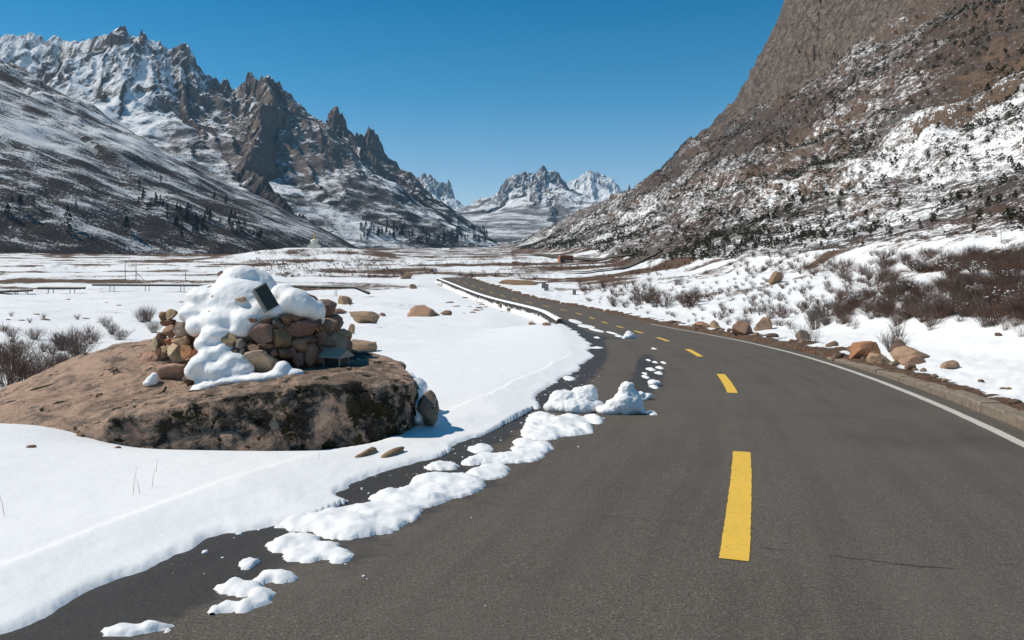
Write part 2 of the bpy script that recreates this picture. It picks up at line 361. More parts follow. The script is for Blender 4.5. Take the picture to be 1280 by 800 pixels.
def road_at(s, d):
    s = np.asarray(s, float); x = np.interp(s, RS, RC[:, 0]); y = np.interp(s, RS, RC[:, 1]); z = np.interp(s, RS, RC[:, 2])
    nx = np.interp(s, RS, RN[:, 0]); ny = np.interp(s, RS, RN[:, 1])
    return np.stack([x + nx * d, y + ny * d, z + 0 * d], -1)
S_DASH0 = float(RS[2 * 24])
def road_sd(x, y):                               # arc length, signed offset, distance, road height for many points
    n = len(x); d = np.full(n, 1e6); s = np.zeros(n); z = np.zeros(n); dist = np.full(n, 1e6)
    idx = np.where((y < 275) & (np.abs(x) < 75))[0]
    for c in np.array_split(idx, max(1, len(idx) // 20000)):
        if len(c) == 0: continue
        q = (x[c, None] - RC[None, :, 0]) ** 2 + (y[c, None] - RC[None, :, 1]) ** 2
        k = q.argmin(1); dx = x[c] - RC[k, 0]; dy = y[c] - RC[k, 1]
        t = dx * RT[k, 0] + dy * RT[k, 1]; d[c] = dx * RN[k, 0] + dy * RN[k, 1]; s[c] = RS[k] + t
        dist[c] = np.sqrt(q[np.arange(len(c)), k]); z[c] = np.interp(s[c], RS, RC[:, 2])
    return s, d, dist, z

# ------------------------------------------------------------------ ground heights
cp = []
for X in (-40, -25, -12, -8, -3):
    for Y in (1, 5, 10, 15): cp.append((X, Y, -1.70 - .062 * Y + (.0 if X > -9 else .1)))
cp += [(X, 25, -3.2) for X in (-60, -30, -16, -8, 0)] + [(X, 40, z) for X, z in ((-80, -3.6), (-35, -4.0), (-12, -4.25), (0, -4.4))]
cp += [(X, 60, z) for X, z in ((-100, -4.4), (-40, -5.0), (-12, -5.5), (1, -5.8))]
cp += [(-10, 100, -7.5), (-30, 100, -7.1), (-64, 100, -6.2), (-150, 100, -4.5), (-3, 110, -7.8), (-8, 125, -8.0), (-27, 150, -7.6), (-12, 150, -7.9), (-60, 150, -7.0), (-100, 150, -6.3), (-150, 150, -5.5),
       (-24, 200, -6.7), (-60, 200, -6.1), (-128, 200, -5.5), (-180, 210, -5), (-30, 260, -5.6), (-10, 260, -5.6), (-60, 300, -5), (-190, 300, -4), (-260, 300, -2.6), (0, 300, -5.0), (-100, 450, -2.2), (-290, 450, -1.0), (-400, 450, 4), (0, 450, -1.2),
       (-100, 700, 0.3), (-450, 700, 4), (0, 700, 1.0), (0, 1200, 6.5), (-250, 1200, 8), (-500, 1200, 14), (0, 2000, 22), (-300, 2000, 26), (-40, 2600, 38), (-900, 2000, 40), (0, 3600, 62), (-900, 3600, 70), (900, 3600, 70), (600, 2000, 40)]
cp += [tuple(p) for p in RC[::18]]
for px, py, Y in [(1280, 492, 14), (1280, 400, 26), (1280, 362, 42), (1280, 335, 62), (1120, 424, 24), (1120, 385, 42), (1120, 350, 75), (1000, 428, 33), (1000, 398, 50), (1000, 372, 78), (1000, 346, 112), (920, 405, 52), (920, 375, 90), (920, 350, 140),
                  (850, 398, 74), (850, 376, 112), (850, 350, 165), (850, 335, 220), (740, 384, 103), (740, 366, 150), (740, 349, 210), (740, 341.5, 258), (740, 331, 320), (740, 320, 390),
                  (690, 372, 140), (690, 350, 200), (650, 350, 200), (650, 344, 225), (650, 336, 280), (650, 325, 350), (800, 342, 240), (800, 333, 290), (1400, 350, 40), (1400, 420, 20)]:
    cp.append(W(px, py, Y))
cp = np.array(cp)
def lp(x, y):
    r = np.sqrt(x * x + y * y) + 6.0
    return np.stack([np.arctan2(x, np.maximum(y, -2) + 8.0) * 1.6, np.log(r)], 1)
FIT = tps_fit(lp(cp[:, 0], cp[:, 1]), cp[:, 2] / (np.hypot(cp[:, 0], cp[:, 1]) + 8), 2e-4)
U_T = [-60, -25, 0, 30, 60, 90, 120, 154, 190]; P_T = [0, 0, 1.5, 11, 26, 44, 66, 94, 124]
def hill_x0(y): return np.interp(y, [0, 60, 100, 300, 500, 900, 1400, 2200], [37, 37, 38, 37, 30, 10, -14, -30])
def ground_z(x, y, full=True):
    x = np.asarray(x, float); y = np.asarray(y, float); n = len(x)
    x0 = hill_x0(y); u = x - x0; xb = np.minimum(x, x0 + 4)
    base = tps_eval(FIT, lp(xb, y)) * (np.hypot(xb, y) + 8)
    s, d, dist, rz = road_sd(x, y)
    near = np.clip(dist, 0, 200)
    # natural relief
    right = sstep(3, 9, d) * (dist < 1e5) + (dist > 1e5) * (x > 0)
    amp = sstep(4, 25, near)
    base = base + amp * (.30 * fbm(x / 9, y / 9, 4) + .5 * sstep(30, 160, np.hypot(x, y)) * fbm(x / 35, y / 35, 3))
    base = base + right * (.16 * fbm(x / 1.6, y / 1.6, 3) + .22 * fbm(x / 4.5 + 9, y / 4.5, 3)) * sstep(4.2, 6.0, np.abs(d)) * (y < 160)
    base = base + .035 * fbm(x / 2.2, y / 2.2, 4) * (y < 90) * (d < -4.0)
    # the terraced mound with the stupa, drift against the boulder
    mm = np.exp(-(((x + 98) / 46) ** 2 + ((y - 395) / 34) ** 2) ** 1.3); base = base + 6.4 * mm
    base = base + 1.1 * np.exp(-((y - 262 - 10 * fbm(x / 30, x * 0, 2)) / 14) ** 2) * ((x < -25) & (x > -150))
    base = base + .20 * np.exp(-((x + 6.2) / 1.6) ** 2 - ((y - 9.3) / .8) ** 2) 
    base = base + .10 * np.exp(-((x + .8) / .9) ** 2 - ((y - 10.6) / 1.2) ** 2) + .55 * np.exp(-(((x + 1.6) / .75) ** 2 + ((y - 13.2) / .9) ** 2) ** 1.5)
    # hill
    h = np.interp(u, U_T + [205, 230, 257, 300, 360, 500], P_T + [137, 158, 182, 215, 240, 230])
    hc = np.interp(u, U_T + [205, 230, 257, 300, 360, 500], P_T + [140, 195, 250, 330, 400, 400])
    cf = sstep(430, 520, y) * (1 - sstep(800, 860, y)); capy = np.interp(y, [0, 840, 900, 1000, 1200, 1500, 2200], [600, 600, 76, 72, 56, 40, 16]); h = np.where(h > capy, capy + .06 * (h - capy), h); h = h * (1 - cf) + hc * cf
    tap = 1 - sstep(1300, 2300, y); wl = sstep(8, 60, u)
    n1 = fbm(u / 40, y / 110, 4); n2 = fbm(u / 13 + 5, y / 34, 4)
    hz = h + wl * (9 * n1 + 3.4 * n2)
    ph = (hz + 7 * fbm(y / 120, u / 90, 3)) / 17.0; fr = ph - np.floor(ph); la = sstep(-.1, .25, fbm(u / 60 + 3, y / 90, 3)) * wl
    hz = hz + la * 17 * .46 * (sstep(.55, .9, fr) - fr)
    rock = la * sstep(.5, .62, fr) * (1 - sstep(.86, .95, fr))
    ph2 = (hz + 4 * fbm(y / 50, u / 40, 3)) / 6.0; f2 = ph2 - np.floor(ph2); lb = sstep(.0, .3, fbm(u / 30 + 13, y / 50, 3)) * wl
    hz = hz + lb * 6 * .42 * (sstep(.5, .9, f2) - f2); rock = rock * (.55 + .45 * sstep(40, 120, u)); rock = np.maximum(rock, .8 * (.4 + .6 * sstep(40, 120, u)) * lb * sstep(.5, .65, f2) * (1 - sstep(.86, .96, f2)))
    cliff = cf * sstep(188, 200, u)
    cu = u + 6 * fbm(u / 20, y / 20, 2); cy = y * .6 + 8 * fbm(u / 20 + 3, y / 20, 2)
    hz = hz + cliff * (10 * (ridged(u / 90, y / 80, 3) - .5) + 5 * facets(cu / 60, cy / 60) + 4 * facets(cu / 24, cy / 24, 2) + 1.6 * facets(cu / 9, cy / 9, 4))
    hz = hz + wl * (1 - cliff) * sstep(20, 90, u) * (1.8 * facets(cu / 22, cy / 34, 6) + .5 * facets(cu / 8, cy / 12, 8))
    rock = np.maximum(rock, cliff); hi = sstep(110, 190, u) * .42 * sstep(-.3, .1, n1); rock = np.maximum(rock, hi)
    z = base + np.where(u > -60, hz * tap, 0)
    # road bed, verges and the ploughed snow edge
    edge = -3.58 + .09 * fbm(x / .5, y / .5, 4) + .2 * fbm(x / 3, y / 3, 2) - .3 * sstep(20, 40, s - S_DASH0) * (s < 200) + .42 * np.exp(-((s - S_DASH0 - .15) / .55) ** 2) + .15 * np.exp(-((s - S_DASH0 - 2.4) / 2.2) ** 2) + .85 * np.exp(-((s - S_DASH0 - 6.0) / 1.5) ** 2) + .22 * np.exp(-((s - S_DASH0 - 2.9) / .35) ** 2)
    q = edge - d; q0 = -3.55 + .2 * fbm(x / 3, y / 3, 2) - d
    sn = np.where(q > 0, .022 * (1 - np.exp(-np.maximum(q,0) / .025)) + .075 * sstep(.0, 1.0, q) - .035 * sstep(.72, .86, q0) * (1 - sstep(20, 30, y)), np.maximum(q, -.25) * .6)
    lowside = -.95 * sstep(64, 68, y) * sstep(4.3, 4.48, -d)
    zl = rz + sn + lowside
    zr = rz + np.where(d > 4.1, .13 + .10 * np.clip(d - 4.15, 0, 2) + .05 * fbm(x / .5, y / .5, 3), -.15) * sstep(3.75, 4.12, d)
    zr = np.where(d > 3.7, zr - .10 * (1 - sstep(4.05, 4.2, d)), zr)
    wside = np.where(d < 0, sstep(4.6, 11, -d), sstep(4.8, 9.5, d))
    zroad = np.where(d < 0, zl, zr); zroad = np.where((d > -3.2) & (d < 3.7), rz - .15, zroad)
    cw = (dist < 14)
    z = np.where(cw, zroad * (1 - wside) + z * wside, z)
    z = np.where((y > 222) & (np.abs(x) < 40) & (dist < 12), np.minimum(z, rz + .0), z)
    z = z - .20 * np.exp(-((x + 3.35) / 1.7) ** 4 - ((y - 9.75) / .7) ** 2)
    # cover
    bare = np.zeros(n)
    bare += .75 * np.exp(-((d - 4.9) / .45) ** 2) * (s > S_DASH0 + 22) * (d > 3.8) * sstep(-.2, .35, fbm(x / 2.5, y / 2.5, 3))
    bare += .85 * sstep(3.4, 3.6, d) * (1 - sstep(4.3, 4.85 + .3 * fbm(x / 1.2, y / 1.2, 3), d))
    bare += .5 * np.exp(-((d + 5.1) / .5) ** 2) * (y > 66) * sstep(-.1, .3, fbm(x / 4, y / 4, 3))
    bare += right * sstep(9, 16, d * (dist < 1e5) + 50 * (dist > 1e5)) * np.clip(.20 + .5 * fbm(x / 14, y / 14, 3), 0, .6) * sstep(20, 34, y)
    bare += (np.hypot(x, y) > 170) * np.clip(.35 + .8 * fbm(x / 45, y / 24, 5) + .2 * sstep(350, 700, y), 0, .75)
    bare += (x < 0) * (y > 60) * (y < 170) * np.clip(.05 + .5 * fbm(x / 20, y / 12, 3), 0, .3) * sstep(8, 16, -d)
    bare += .55 * np.exp(-(((x + 165) / 28) ** 2 + ((y - 400) / 40) ** 2) ** 2) + .35 * np.exp(-((y - 285) / 16) ** 2) * ((x < -20) & (x > -130))
    bare += .5 * sstep(480, 620, y) * (x < -180)
    scrub = np.clip(.55 + .30 * sstep(70, 150, u) + .40 * fbm(u / 50, y / 120, 4) + .02 * (1 - sstep(10, 70, u)), 0, 1)
    bare = bare + .12 * sstep(-20, 5, u) * sstep(40, 60, y)
    return (z, np.clip(bare, 0, 1), rock, cliff, scrub, u) if full else z

NR, NC = 660, 820
rr = np.geomspace(2.0, 3700, NR); th = np.linspace(R(-42), R(42), NC)
GX = rr[:, None] * np.sin(th)[None]; GY = rr[:, None] * np.cos(th)[None]
gz, bare, rock, cliff, scrub, uu = ground_z(GX.ravel(), GY.ravel())
GZ = gz.reshape(NR, NC)
def gh(x, y):                                    # height of the built ground (bilinear on the sheet)
    x = np.asarray(x, float); y = np.asarray(y, float); r = np.hypot(x, y); t = np.arctan2(x, y)
    fi = np.clip(np.log(np.maximum(r, 2.0) / 2.0) / math.log(3700 / 2.0) * (NR - 1), 0, NR - 1.001); fj = np.clip((t - th[0]) / (th[-1] - th[0]) * (NC - 1), 0, NC - 1.001)
    i = fi.astype(int); j = fj.astype(int); a = fi - i; b = fj - j
    return (GZ[i, j] * (1 - a) + GZ[i + 1, j] * a) * (1 - b) + (GZ[i, j + 1] * (1 - a) + GZ[i + 1, j + 1] * a) * b
def hit(px, py):                                 # where a sight line meets the ground
    t = math.atan((px - CX) / F); fj = (t - th[0]) / (th[-1] - th[0]) * (NC - 1); j = int(min(max(fj, 0), NC - 2)); b = min(max(fj - j, 0), 1)
    zc = GZ[:, j] * (1 - b) + GZ[:, j + 1] * b; ray = (HOR - py) / F * rr * math.cos(t)
    k = np.where(zc >= ray)[0]
    if len(k) == 0 or k[0] == 0: return None
    k = k[0]; d0 = ray[k - 1] - zc[k - 1]; d1 = zc[k] - ray[k]; f = d0 / (d0 + d1 + 1e-9); r = rr[k - 1] * (1 - f) + rr[k] * f
    x, y = r * math.sin(t), r * math.cos(t)
    return Vector((x, y, float(gh([x], [y])[0])))
quads = grid_quads(NR, NC)
fc_u = uu.reshape(NR, NC)[:-1, :-1].ravel(); fc_y = GY[:-1, :-1].ravel()
isH = (fc_u > 6) & (fc_y > 30)
def sub(qs):
    ids, inv = np.unique(qs.ravel(), return_inverse=True); return ids, inv.reshape(qs.shape)
ids, q2 = sub(quads[~isH]); co = np.stack([GX.ravel(), GY.ravel(), gz], 1)
me = mesh_np('ground', co[ids], q2); attr(me, 'bare', bare[ids]); add('ground', me, M['ground'], kind='structure')
ids, q2 = sub(quads[isH]); me = mesh_np('hillside', co[ids], q2)
attr(me, 'rock', rock[ids]); attr(me, 'cliff', cliff[ids]); attr(me, 'scrub', scrub[ids]); add('hillside', me, M['hill'], kind='structure')

# ------------------------------------------------------------------ mountains
MTS = []
def mountain(name, ridges, spires, box, res, mat, prof=((0, 0), (60, 66), (200, 185), (450, 345), (1200, 700)), gl=70, ga=26, warp=22, seed=0, snow=lambda x, y, z, d: 0 * z, veg=lambda x, y, z, d: 0 * z, rough=10, flat=False):
    x0, x1, y0, y1 = box; xs = np.arange(x0, x1 + res, res); ys = np.arange(y0, y1 + res, res)
    X, Y = np.meshgrid(xs, ys); x = X.ravel(); y = Y.ravel(); o = seed * 13.7
    wx = x + warp * fbm(x / 130 + o, y / 130, 4); wy = y + warp * fbm(x / 130 + 40 + o, y / 130 + 7, 4)
    best = np.full(len(x), -1e9); bd = np.zeros(len(x)); ba = np.zeros(len(x)); pd, ph = zip(*prof); off = 0
    for rd in ridges:
        k = 1.0
        if isinstance(rd, tuple): k, rd = rd
        P = np.array(rd, float)
        for a, b in zip(P[:-1], P[1:]):
            ab = b[:2] - a[:2]; L = np.hypot(*ab) + 1e-9
            t = np.clip(((wx - a[0]) * ab[0] + (wy - a[1]) * ab[1]) / L / L, 0, 1)
            d = np.hypot(wx - a[0] - t * ab[0], wy - a[1] - t * ab[1]); z = a[2] + (b[2] - a[2]) * t - np.interp(d * k, pd, ph)
            m = z > best; best = np.where(m, z, best); bd = np.where(m, d, bd)
            ang = np.arctan2(wy - a[1] - t * ab[1], wx - a[0] - t * ab[0]); ba = np.where(m, off + t * L + np.where((t <= 0) | (t >= 1), ang * 60, 0), ba); off += L
    z = best; g = ridged(ba / gl + o, bd / 420 + o, 4, .55)
    rel = sstep(0, 70, bd) * (1 - .8 * sstep(250, 600, bd)); hi = 1 - .88 * sstep(50, 300, bd + 60 * fbm(x / 120, y / 120, 2))
    ax = x + 35 * fbm(x / 160 + o, y / 160, 3); ay = y + 35 * fbm(x / 160 + 9, y / 160 + o, 3)
    z = z + (g - .62) * ga * 2.4 * rel + (ridged(ba / (gl * .33) + o, bd / 150, 3) - .6) * ga * .55 * rel
    z = z + rough * 1.2 * (ridged(ax / 150 + o, ay / 150, 3, .45) - .6) * hi
    fx_ = ba + 12 * fbm(x / 30, y / 30, 3); fy_ = bd * .5 + 8 * fbm(x / 30 + 7, y / 30, 3)
    z = z + rough * hi * (1.0 * facets(fx_ / 60 + o, fy_ / 60) + .55 * facets(fx_ / 24 + o, fy_ / 24, 3) + .28 * facets(fx_ / 10, fy_ / 10, 5))
    z = z + rough * .8 * (np.abs(perlin2(ba / 21 + o, ba * 0)) * 2 - .6) * (1 - sstep(10, 70, bd))
    for sp in spires:
        px, py, Yd, wd = sp[:4]; X_, Y_, Z_ = W(px, py, Yd); d = np.hypot(x + wd * .25 * fbm(x / 14, y / 14, 2) - X_, y - Y_)
        d = d + wd * .22 * facets(x / (wd * .45), y / (wd * .45), 2); z = np.maximum(z, Z_ - np.interp(d, [-50, 0, wd * .25, wd * .6, wd * 1.2, wd * 4, 1e5], [0, 0, wd * .35, wd * 1.5, wd * 3.6, wd * 14, 4e5]))
    Z = z.reshape(X.shape); me = mesh_np(name, np.stack([x, y, z], 1), grid_quads(len(ys), len(xs)), flat)
    attr(me, 'along', ba); attr(me, 'below', bd); attr(me, 'snow', snow(x, y, z, bd)); attr(me, 'veg', np.clip(veg(x, y, z, bd), 0, 1)); add(name, me, mat, kind='structure')
    MTS.append((xs, ys, Z)); return Z
def mh(x, y, k):
    xs, ys, Z = MTS[k]; i = min(max(int((x - xs[0]) / (xs[1] - xs[0])), 0), len(xs) - 1); j = min(max(int((y - ys[0]) / (ys[1] - ys[0])), 0), len(ys) - 1)
    return float(Z[j, i])
def mhit(px, py, k, y0, y1):
    a = (px - CX) / F; e = (HOR - py) / F
    for Y in np.linspace(y0, y1, 500):
        if MTS[k][0][0] < a * Y < MTS[k][0][-1] and mh(a * Y, Y, k) >= e * Y: return Vector((a * Y, Y, mh(a * Y, Y, k)))
    return None
def RL(*pts): return [W(*p) for p in pts]
# great jagged range on the left
main = RL((-260, 40, 1900), (-120, 20, 1850), (0, 40, 1850), (55, 48, 1850), (105, 46, 1850), (135, 48, 1830), (152, 36, 1800), (178, 42, 1800), (205, 54, 1800), (232, 66, 1800), (262, 100, 1810), (290, 108, 1820), (330, 100, 1820), (348, 104, 1830), (366, 122, 1850), (384, 142, 1900), (402, 156, 1950), (425, 150, 2000), (440, 168, 2020),
          (458, 166, 2060), (472, 182, 2100), (486, 206, 2150), (502, 224, 2200), (520, 240, 2250), (560, 266, 2350), (596, 290, 2450), (630, 306, 2520), (660, 318, 2600))
spur = [main, (1.15, RL((335, 98, 1820), (322, 150, 1640), (312, 205, 1480), (345, 245, 1330), (392, 290, 1120))),
        (1.1, RL((152, 36, 1800), (120, 100, 1640), (112, 150, 1520), (150, 200, 1420), (230, 250, 1320))), (1.25, RL((232, 66, 1800), (235, 140, 1620), (255, 175, 1540), (260, 240, 1400))),
        (1.2, RL((420, 145, 2000), (425, 200, 1880), (445, 240, 1740), (480, 290, 1560))), (1.3, RL((262, 110, 1810), (280, 170, 1640), (290, 230, 1500)))]
spires = [(224, 50, 1800, 26), (232, 52, 1800, 20), (241, 68, 1800, 22), (282, 98, 1820, 22), (277, 104, 1820, 14), (312, 89, 1820, 34), (335, 92, 1815, 40), (349, 100, 1830, 20), (361, 114, 1840, 16), (380, 134, 1880, 12), (420, 133, 1990, 40), (414, 142, 1980, 30), (427, 146, 2000, 26), (433, 160, 2000, 20),
          (446, 164, 2030, 18), (460, 157, 2060, 34), (452, 166, 2050, 22), (471, 166, 2080, 14), (475, 178, 2100, 16), (152, 31, 1790, 95)]
mountain('mountain', spur, spires, (-1650, 130, 760, 2620), 4.2, m_mount('mountain_rock', 1.0, None, .0), seed=1, ga=17, rough=11,
         snow=lambda x, y, z, d: .02 + .18 * sstep(200, 430, z + 70 * fbm(x / 150, y / 150, 3)) * sstep(-330, -700, x) - .03 * sstep(170, 40, z) - .10 * np.exp(-(((x + 600) / 90) ** 2)) - .075 * sstep(-620, -500, x) - .05 * sstep(-560, -420, x) * sstep(220, 120, z), veg=lambda x, y, z, d: sstep(200, 60, z + 45 * fbm(x / 90, y / 90, 3)))
# nearer smooth slope on the left (its slabs run parallel to its crest)
_e1 = Vector((251, 150, -190)).normalized(); _e2 = Vector((0, 0, 1)).cross(_e1).normalized(); SLOPE_ROT = Matrix((_e1, _e2, _e1.cross(_e2))).to_euler()
nl = RL((-420, -80, 860), (-200, -20, 880), (0, 72, 900), (50, 108, 930), (100, 146, 960), (160, 192, 1000), (205, 226, 1030), (240, 250, 1050), (262, 277, 1040), (300, 303, 1010), (335, 319, 990))
mountain('mountain_slope', [nl], [], (-1300, -100, 420, 1250), 4.0, m_mount('slope_rock', 1.5, SLOPE_ROT, .0, rock=((.045, .038, .035), (.085, .07, .06), (.15, .12, .1)), streak=(.16, 1.0, 1.0), veg=(.06, .05, .044)), prof=((0, 0), (100, 54), (250, 136), (420, 232), (700, 405), (1200, 720)), gl=120, ga=8, warp=14, seed=3, rough=7, flat=True,
         snow=lambda x, y, z, d: -.155 + .10 * sstep(40, 130, z + 30 * fbm(x / 70, y / 70, 3)) - .03 * sstep(30, 8, z) - .09 * np.exp(-(d / 35) ** 2), veg=lambda x, y, z, d: sstep(150, 50, z + 40 * fbm(x / 60, y / 60, 3)))
# far peaks at the end of the valley
pc = [RL((540, 300, 3700), (585, 272, 3800), (612, 250, 3850), (626, 234, 3900), (638, 220, 3900), (655, 214, 3920), (667, 215, 3940), (678, 208, 3950), (690, 213, 3950), (702, 224, 3960), (712, 244, 3970), (724, 266, 3980), (745, 286, 3950), (790, 300, 3900)),
      (1.0, RL((676, 214, 3950), (672, 240, 3700), (660, 275, 3450), (640, 303, 3250))), (1.0, RL((640, 224, 3900), (618, 268, 3600), (600, 300, 3350)))]
mountain('mountain', pc, [(679, 206, 3950, 34), (656, 213, 3920, 30), (696, 216, 3950, 18), (704, 226, 3960, 26)], (-760, 800, 2500, 4400), 8,
         m_mount('far_rock', .75, None, .02, rock=((.09, .082, .08), (.17, .155, .145), (.24, .21, .19))), prof=((0, 0), (60, 75), (200, 155), (420, 235), (900, 340), (1700, 500)), seed=5, ga=20, gl=70, rough=10, snow=lambda x, y, z, d: .05 - .25 * sstep(320, 150, z) + .05 * fbm(x / 160, y / 160, 4) + .03 * fbm(x / 100, y / 100, 3), veg=lambda x, y, z, d: .8 * sstep(230, 90, z))
pr = [RL((690, 262, 5400), (708, 230, 5450), (722, 219, 5450), (737, 211, 5450), (746, 214, 5450), (762, 219, 5450), (774, 232, 5450), (785, 240, 5450), (800, 262, 5500), (840, 285, 5500)), (1, RL((737, 214, 5450), (742, 250, 5100), (735, 285, 4800)))]
mountain('mountain', pr, [(738, 210, 5450, 40), (786, 229, 5450, 18)], (0, 1350, 4600, 5900), 10,
         m_mount('far_rock', .6, None, .11, rock=((.11, .10, .10), (.2, .18, .17), (.27, .24, .22))), prof=((0, 0), (60, 95), (200, 190), (420, 290), (900, 420)), seed=7, ga=22, rough=11, snow=lambda x, y, z, d: .13 + 0 * z)
pl = [RL((470, 225, 4600), (505, 228, 4650), (518, 222, 4650), (530, 220, 4650), (543, 221, 4650), (556, 232, 4650), (564, 246, 4650), (576, 258, 4650), (592, 264, 4600), (606, 264, 4550), (625, 280, 4500)), (1, RL((530, 218, 4650), (552, 256, 4350), (580, 290, 4100)))]
mountain('mountain', pl, [(512, 219, 4650, 26), (518, 218, 4650, 24), (530, 215, 4650, 40), (537, 217, 4650, 30), (553, 226, 4650, 16), (561, 223, 4650, 18), (557, 227, 4650, 16)], (-900, 150, 3900, 5000), 9,
         m_mount('far_rock', .7, None, .06, rock=((.10, .092, .09), (.18, .165, .155), (.25, .22, .2))), prof=((0, 0), (60, 95), (200, 190), (420, 290), (900, 420)), seed=9, ga=22, rough=15, snow=lambda x, y, z, d: .10 + 0 * z)
rs_ = [RL((640, 303, 2300), (665, 293, 2350), (700, 279, 2400), (735, 266, 2450), (765, 256, 2500), (800, 246, 2550), (860, 235, 2600))]
mountain('mountain_slope', rs_, [], (-130, 900, 1900, 2900), 9, m_mount('dark_slope_rock', 1, None, -.03, rock=((.06, .055, .055), (.1, .09, .088), (.16, .14, .13))), prof=((0, 0), (150, 75), (400, 180), (900, 300)), ga=10, rough=6, seed=11, snow=lambda x, y, z, d: -.06 + 0 * z, veg=lambda x, y, z, d: .9 + 0 * z)

# ------------------------------------------------------------------ road
ss = np.concatenate([np.arange(0, 70, .25), np.arange(70, RS[-1], .8)]); dd = np.concatenate([np.linspace(-4.2, -2, 20), np.linspace(-1.7, 3.5, 16), np.linspace(3.6, 4.02, 4)])
SSg, DDg = np.meshgrid(ss, dd, indexing='ij')
rco = road_at(SSg.ravel(), DDg.ravel()); sD = SSg.ravel() - S_DASH0; dD = DDg.ravel()
rco[:, 2] += -.0022 * np.abs(dD) ** 1.5 * 1.0
me = mesh_np('road', rco, grid_quads(len(ss), len(dd))[:, ::-1])
uvl = me.uv_layers.new(name='UVMap'); li = np.zeros(len(me.loops), dtype=np.int32); me.loops.foreach_get('vertex_index', li)
uvl.data.foreach_set('uv', np.stack([dD, sD], 1)[li].astype(np.float32).ravel())
wet = 1.0 * (1 - sstep(.15, 1.0, dD + 3.55)) * (1 - .6 * sstep(60, 90, sD)) + .55 * np.exp(-((sD - 1.0) / 3.5) ** 2) * (1 - sstep(1.0, 2.0, dD + 3.55))
wet += .95 * np.exp(-(((dD + 1.75) / .45) ** 2 + ((sD - 15) / 9) ** 2) ** 1.2) + .55 * np.exp(-(((dD + 2.4) / 1.0) ** 2 + ((sD - 36) / 6) ** 2) ** 1.5)
attr(me, 'wet', np.clip(wet, 0, 1.3))
road = add('road', me, M['asphalt'], kind='structure')
def ribbon(name, s0, s1, d0, d1, mat, lift=.004, step=.3, parent=road, jag=0, seed=0):
    n = max(2, int((s1 - s0) / step) + 1); s = np.linspace(s0, s1, n); k = 3 if jag == 0 else 2; ds = np.linspace(0, 1, k)
    rnd = np.random.RandomState(seed); a = d0 + jag * rnd.uniform(-1, 1, n); b = d1 + jag * rnd.uniform(-1, 1, n)
    D = a[:, None] * (1 - ds) + b[:, None] * ds; S = np.repeat(s[:, None], k, 1); p = road_at(S.ravel(), D.ravel()); p[:, 2] += -.0022 * np.abs(D.ravel()) ** 1.5 + lift
    return add(name, mesh_np(name, p, grid_quads(n, k)[:, ::-1]), mat, parent)
for i in range(-1, 20):
    s0 = S_DASH0 + i * 10.5; ribbon('centre_line_dash', s0, s0 + (4.15 if i < 8 else 4.4), -.1, .1, M['yellow'], .005, .06, jag=.0035, seed=i + 5)
ribbon('edge_line', 2, S_DASH0 + 62, 3.42, 3.58, M['white'], .005, .4, jag=.006)
def crack(s0, d0, d1, amp, seed, wd=.005):       # fine transverse cracks
    rnd = np.random.RandomState(seed); n = int(abs(d1 - d0) / .05); d = np.linspace(d0, d1, n); s = s0 + np.cumsum(rnd.normal(0, amp, n)); ww = wd * np.clip(.5 + 1.2 * fbm(d * 3, d * 0 + seed, 3), .05, 1)
    p = np.stack([road_at(s - ww, d), road_at(s + ww, d)], 1).reshape(-1, 3); p[:, 2] += -.0022 * np.abs(np.repeat(d, 2)) ** 1.5 + .004
    add('crack', mesh_np('crack', p, grid_quads(n, 2)[:, ::-1]), M['crack'], road)
crack(S_DASH0 + .35, .15, 1.5, .012, 1); crack(S_DASH0 + .9, -2.6, -.15, .010, 2, .003); crack(S_DASH0 + .55, 1.7, 2.9, .01, 3, .004); crack(S_DASH0 + 9.5, 1.9, 3.2, .01, 4, .006); crack(S_DASH0 + 13.2, 2.7, 3.3, .03, 5, .006)

# loop of the road further on, below the hill
lane = [W(*p) for p in ((705, 342.6, 248), (745, 342.4, 252), (775, 341, 258), (800, 340, 266), (815, 338, 276), (812, 335.5, 290), (790, 333, 302), (765, 331, 318), (735, 329, 335), (705, 326.5, 355), (685, 323.5, 385), (665, 321, 420), (650, 319, 455))]
LC = catmull(np.array(lane), 10); lt = np.gradient(LC[:, :2], axis=0); lt /= np.linalg.norm(lt, axis=1)[:, None]; ln_ = np.stack([lt[:, 1], -lt[:, 0]], 1)
pp = []
for k in (-3.4, -1.2, 1.2, 3.4):
    q = LC.copy(); q[:, :2] += ln_ * k; q[:, 2] = gh(q[:, 0], q[:, 1]); pp.append(q)
pp = np.stack(pp, 1); pp[:, :, 2] += .5
me = mesh_np('road', pp.reshape(-1, 3), grid_quads(len(LC), 4)); attr(me, 'wet', np.zeros(len(me.vertices))); me.uv_layers.new(name='UVMap'); add('road', me, M['asphalt'], kind='structure')

# concrete kerb on the right, block by block
kerb = empty('kerb', tuple(road_at(S_DASH0 + 6, 4.0)), kind='structure')
def kerb_block(s0, s1, d0, d1, h, rnd):
    bm = bmesh.new(); n = 4; rings = []
    prof = [(d0, -.3), (d0 + .0, h - .03), (d0 + .02, h - .006), (d0 + .05, h), (d1 - .03, h + .005), (d1, h - .02), (d1, -.3)]
    for i in range(n + 1):
        s = s0 + (s1 - s0) * i / n; rings.append([bm.verts.new(road_at(s, d + rnd.uniform(-.014, .014)) + np.array([0, 0, z + rnd.uniform(-.016, .012)])) for d, z in prof])
    for a, b in zip(rings[:-1], rings[1:]):
        for k in range(len(prof) - 1): bm.faces.new((a[k], a[k + 1], b[k + 1], b[k]))
    bm.faces.new(rings[0]); bm.faces.new(rings[-1][::-1]); bmesh.ops.recalc_face_normals(bm, faces=bm.faces); return bm_mesh(bm, 'kerb_block')
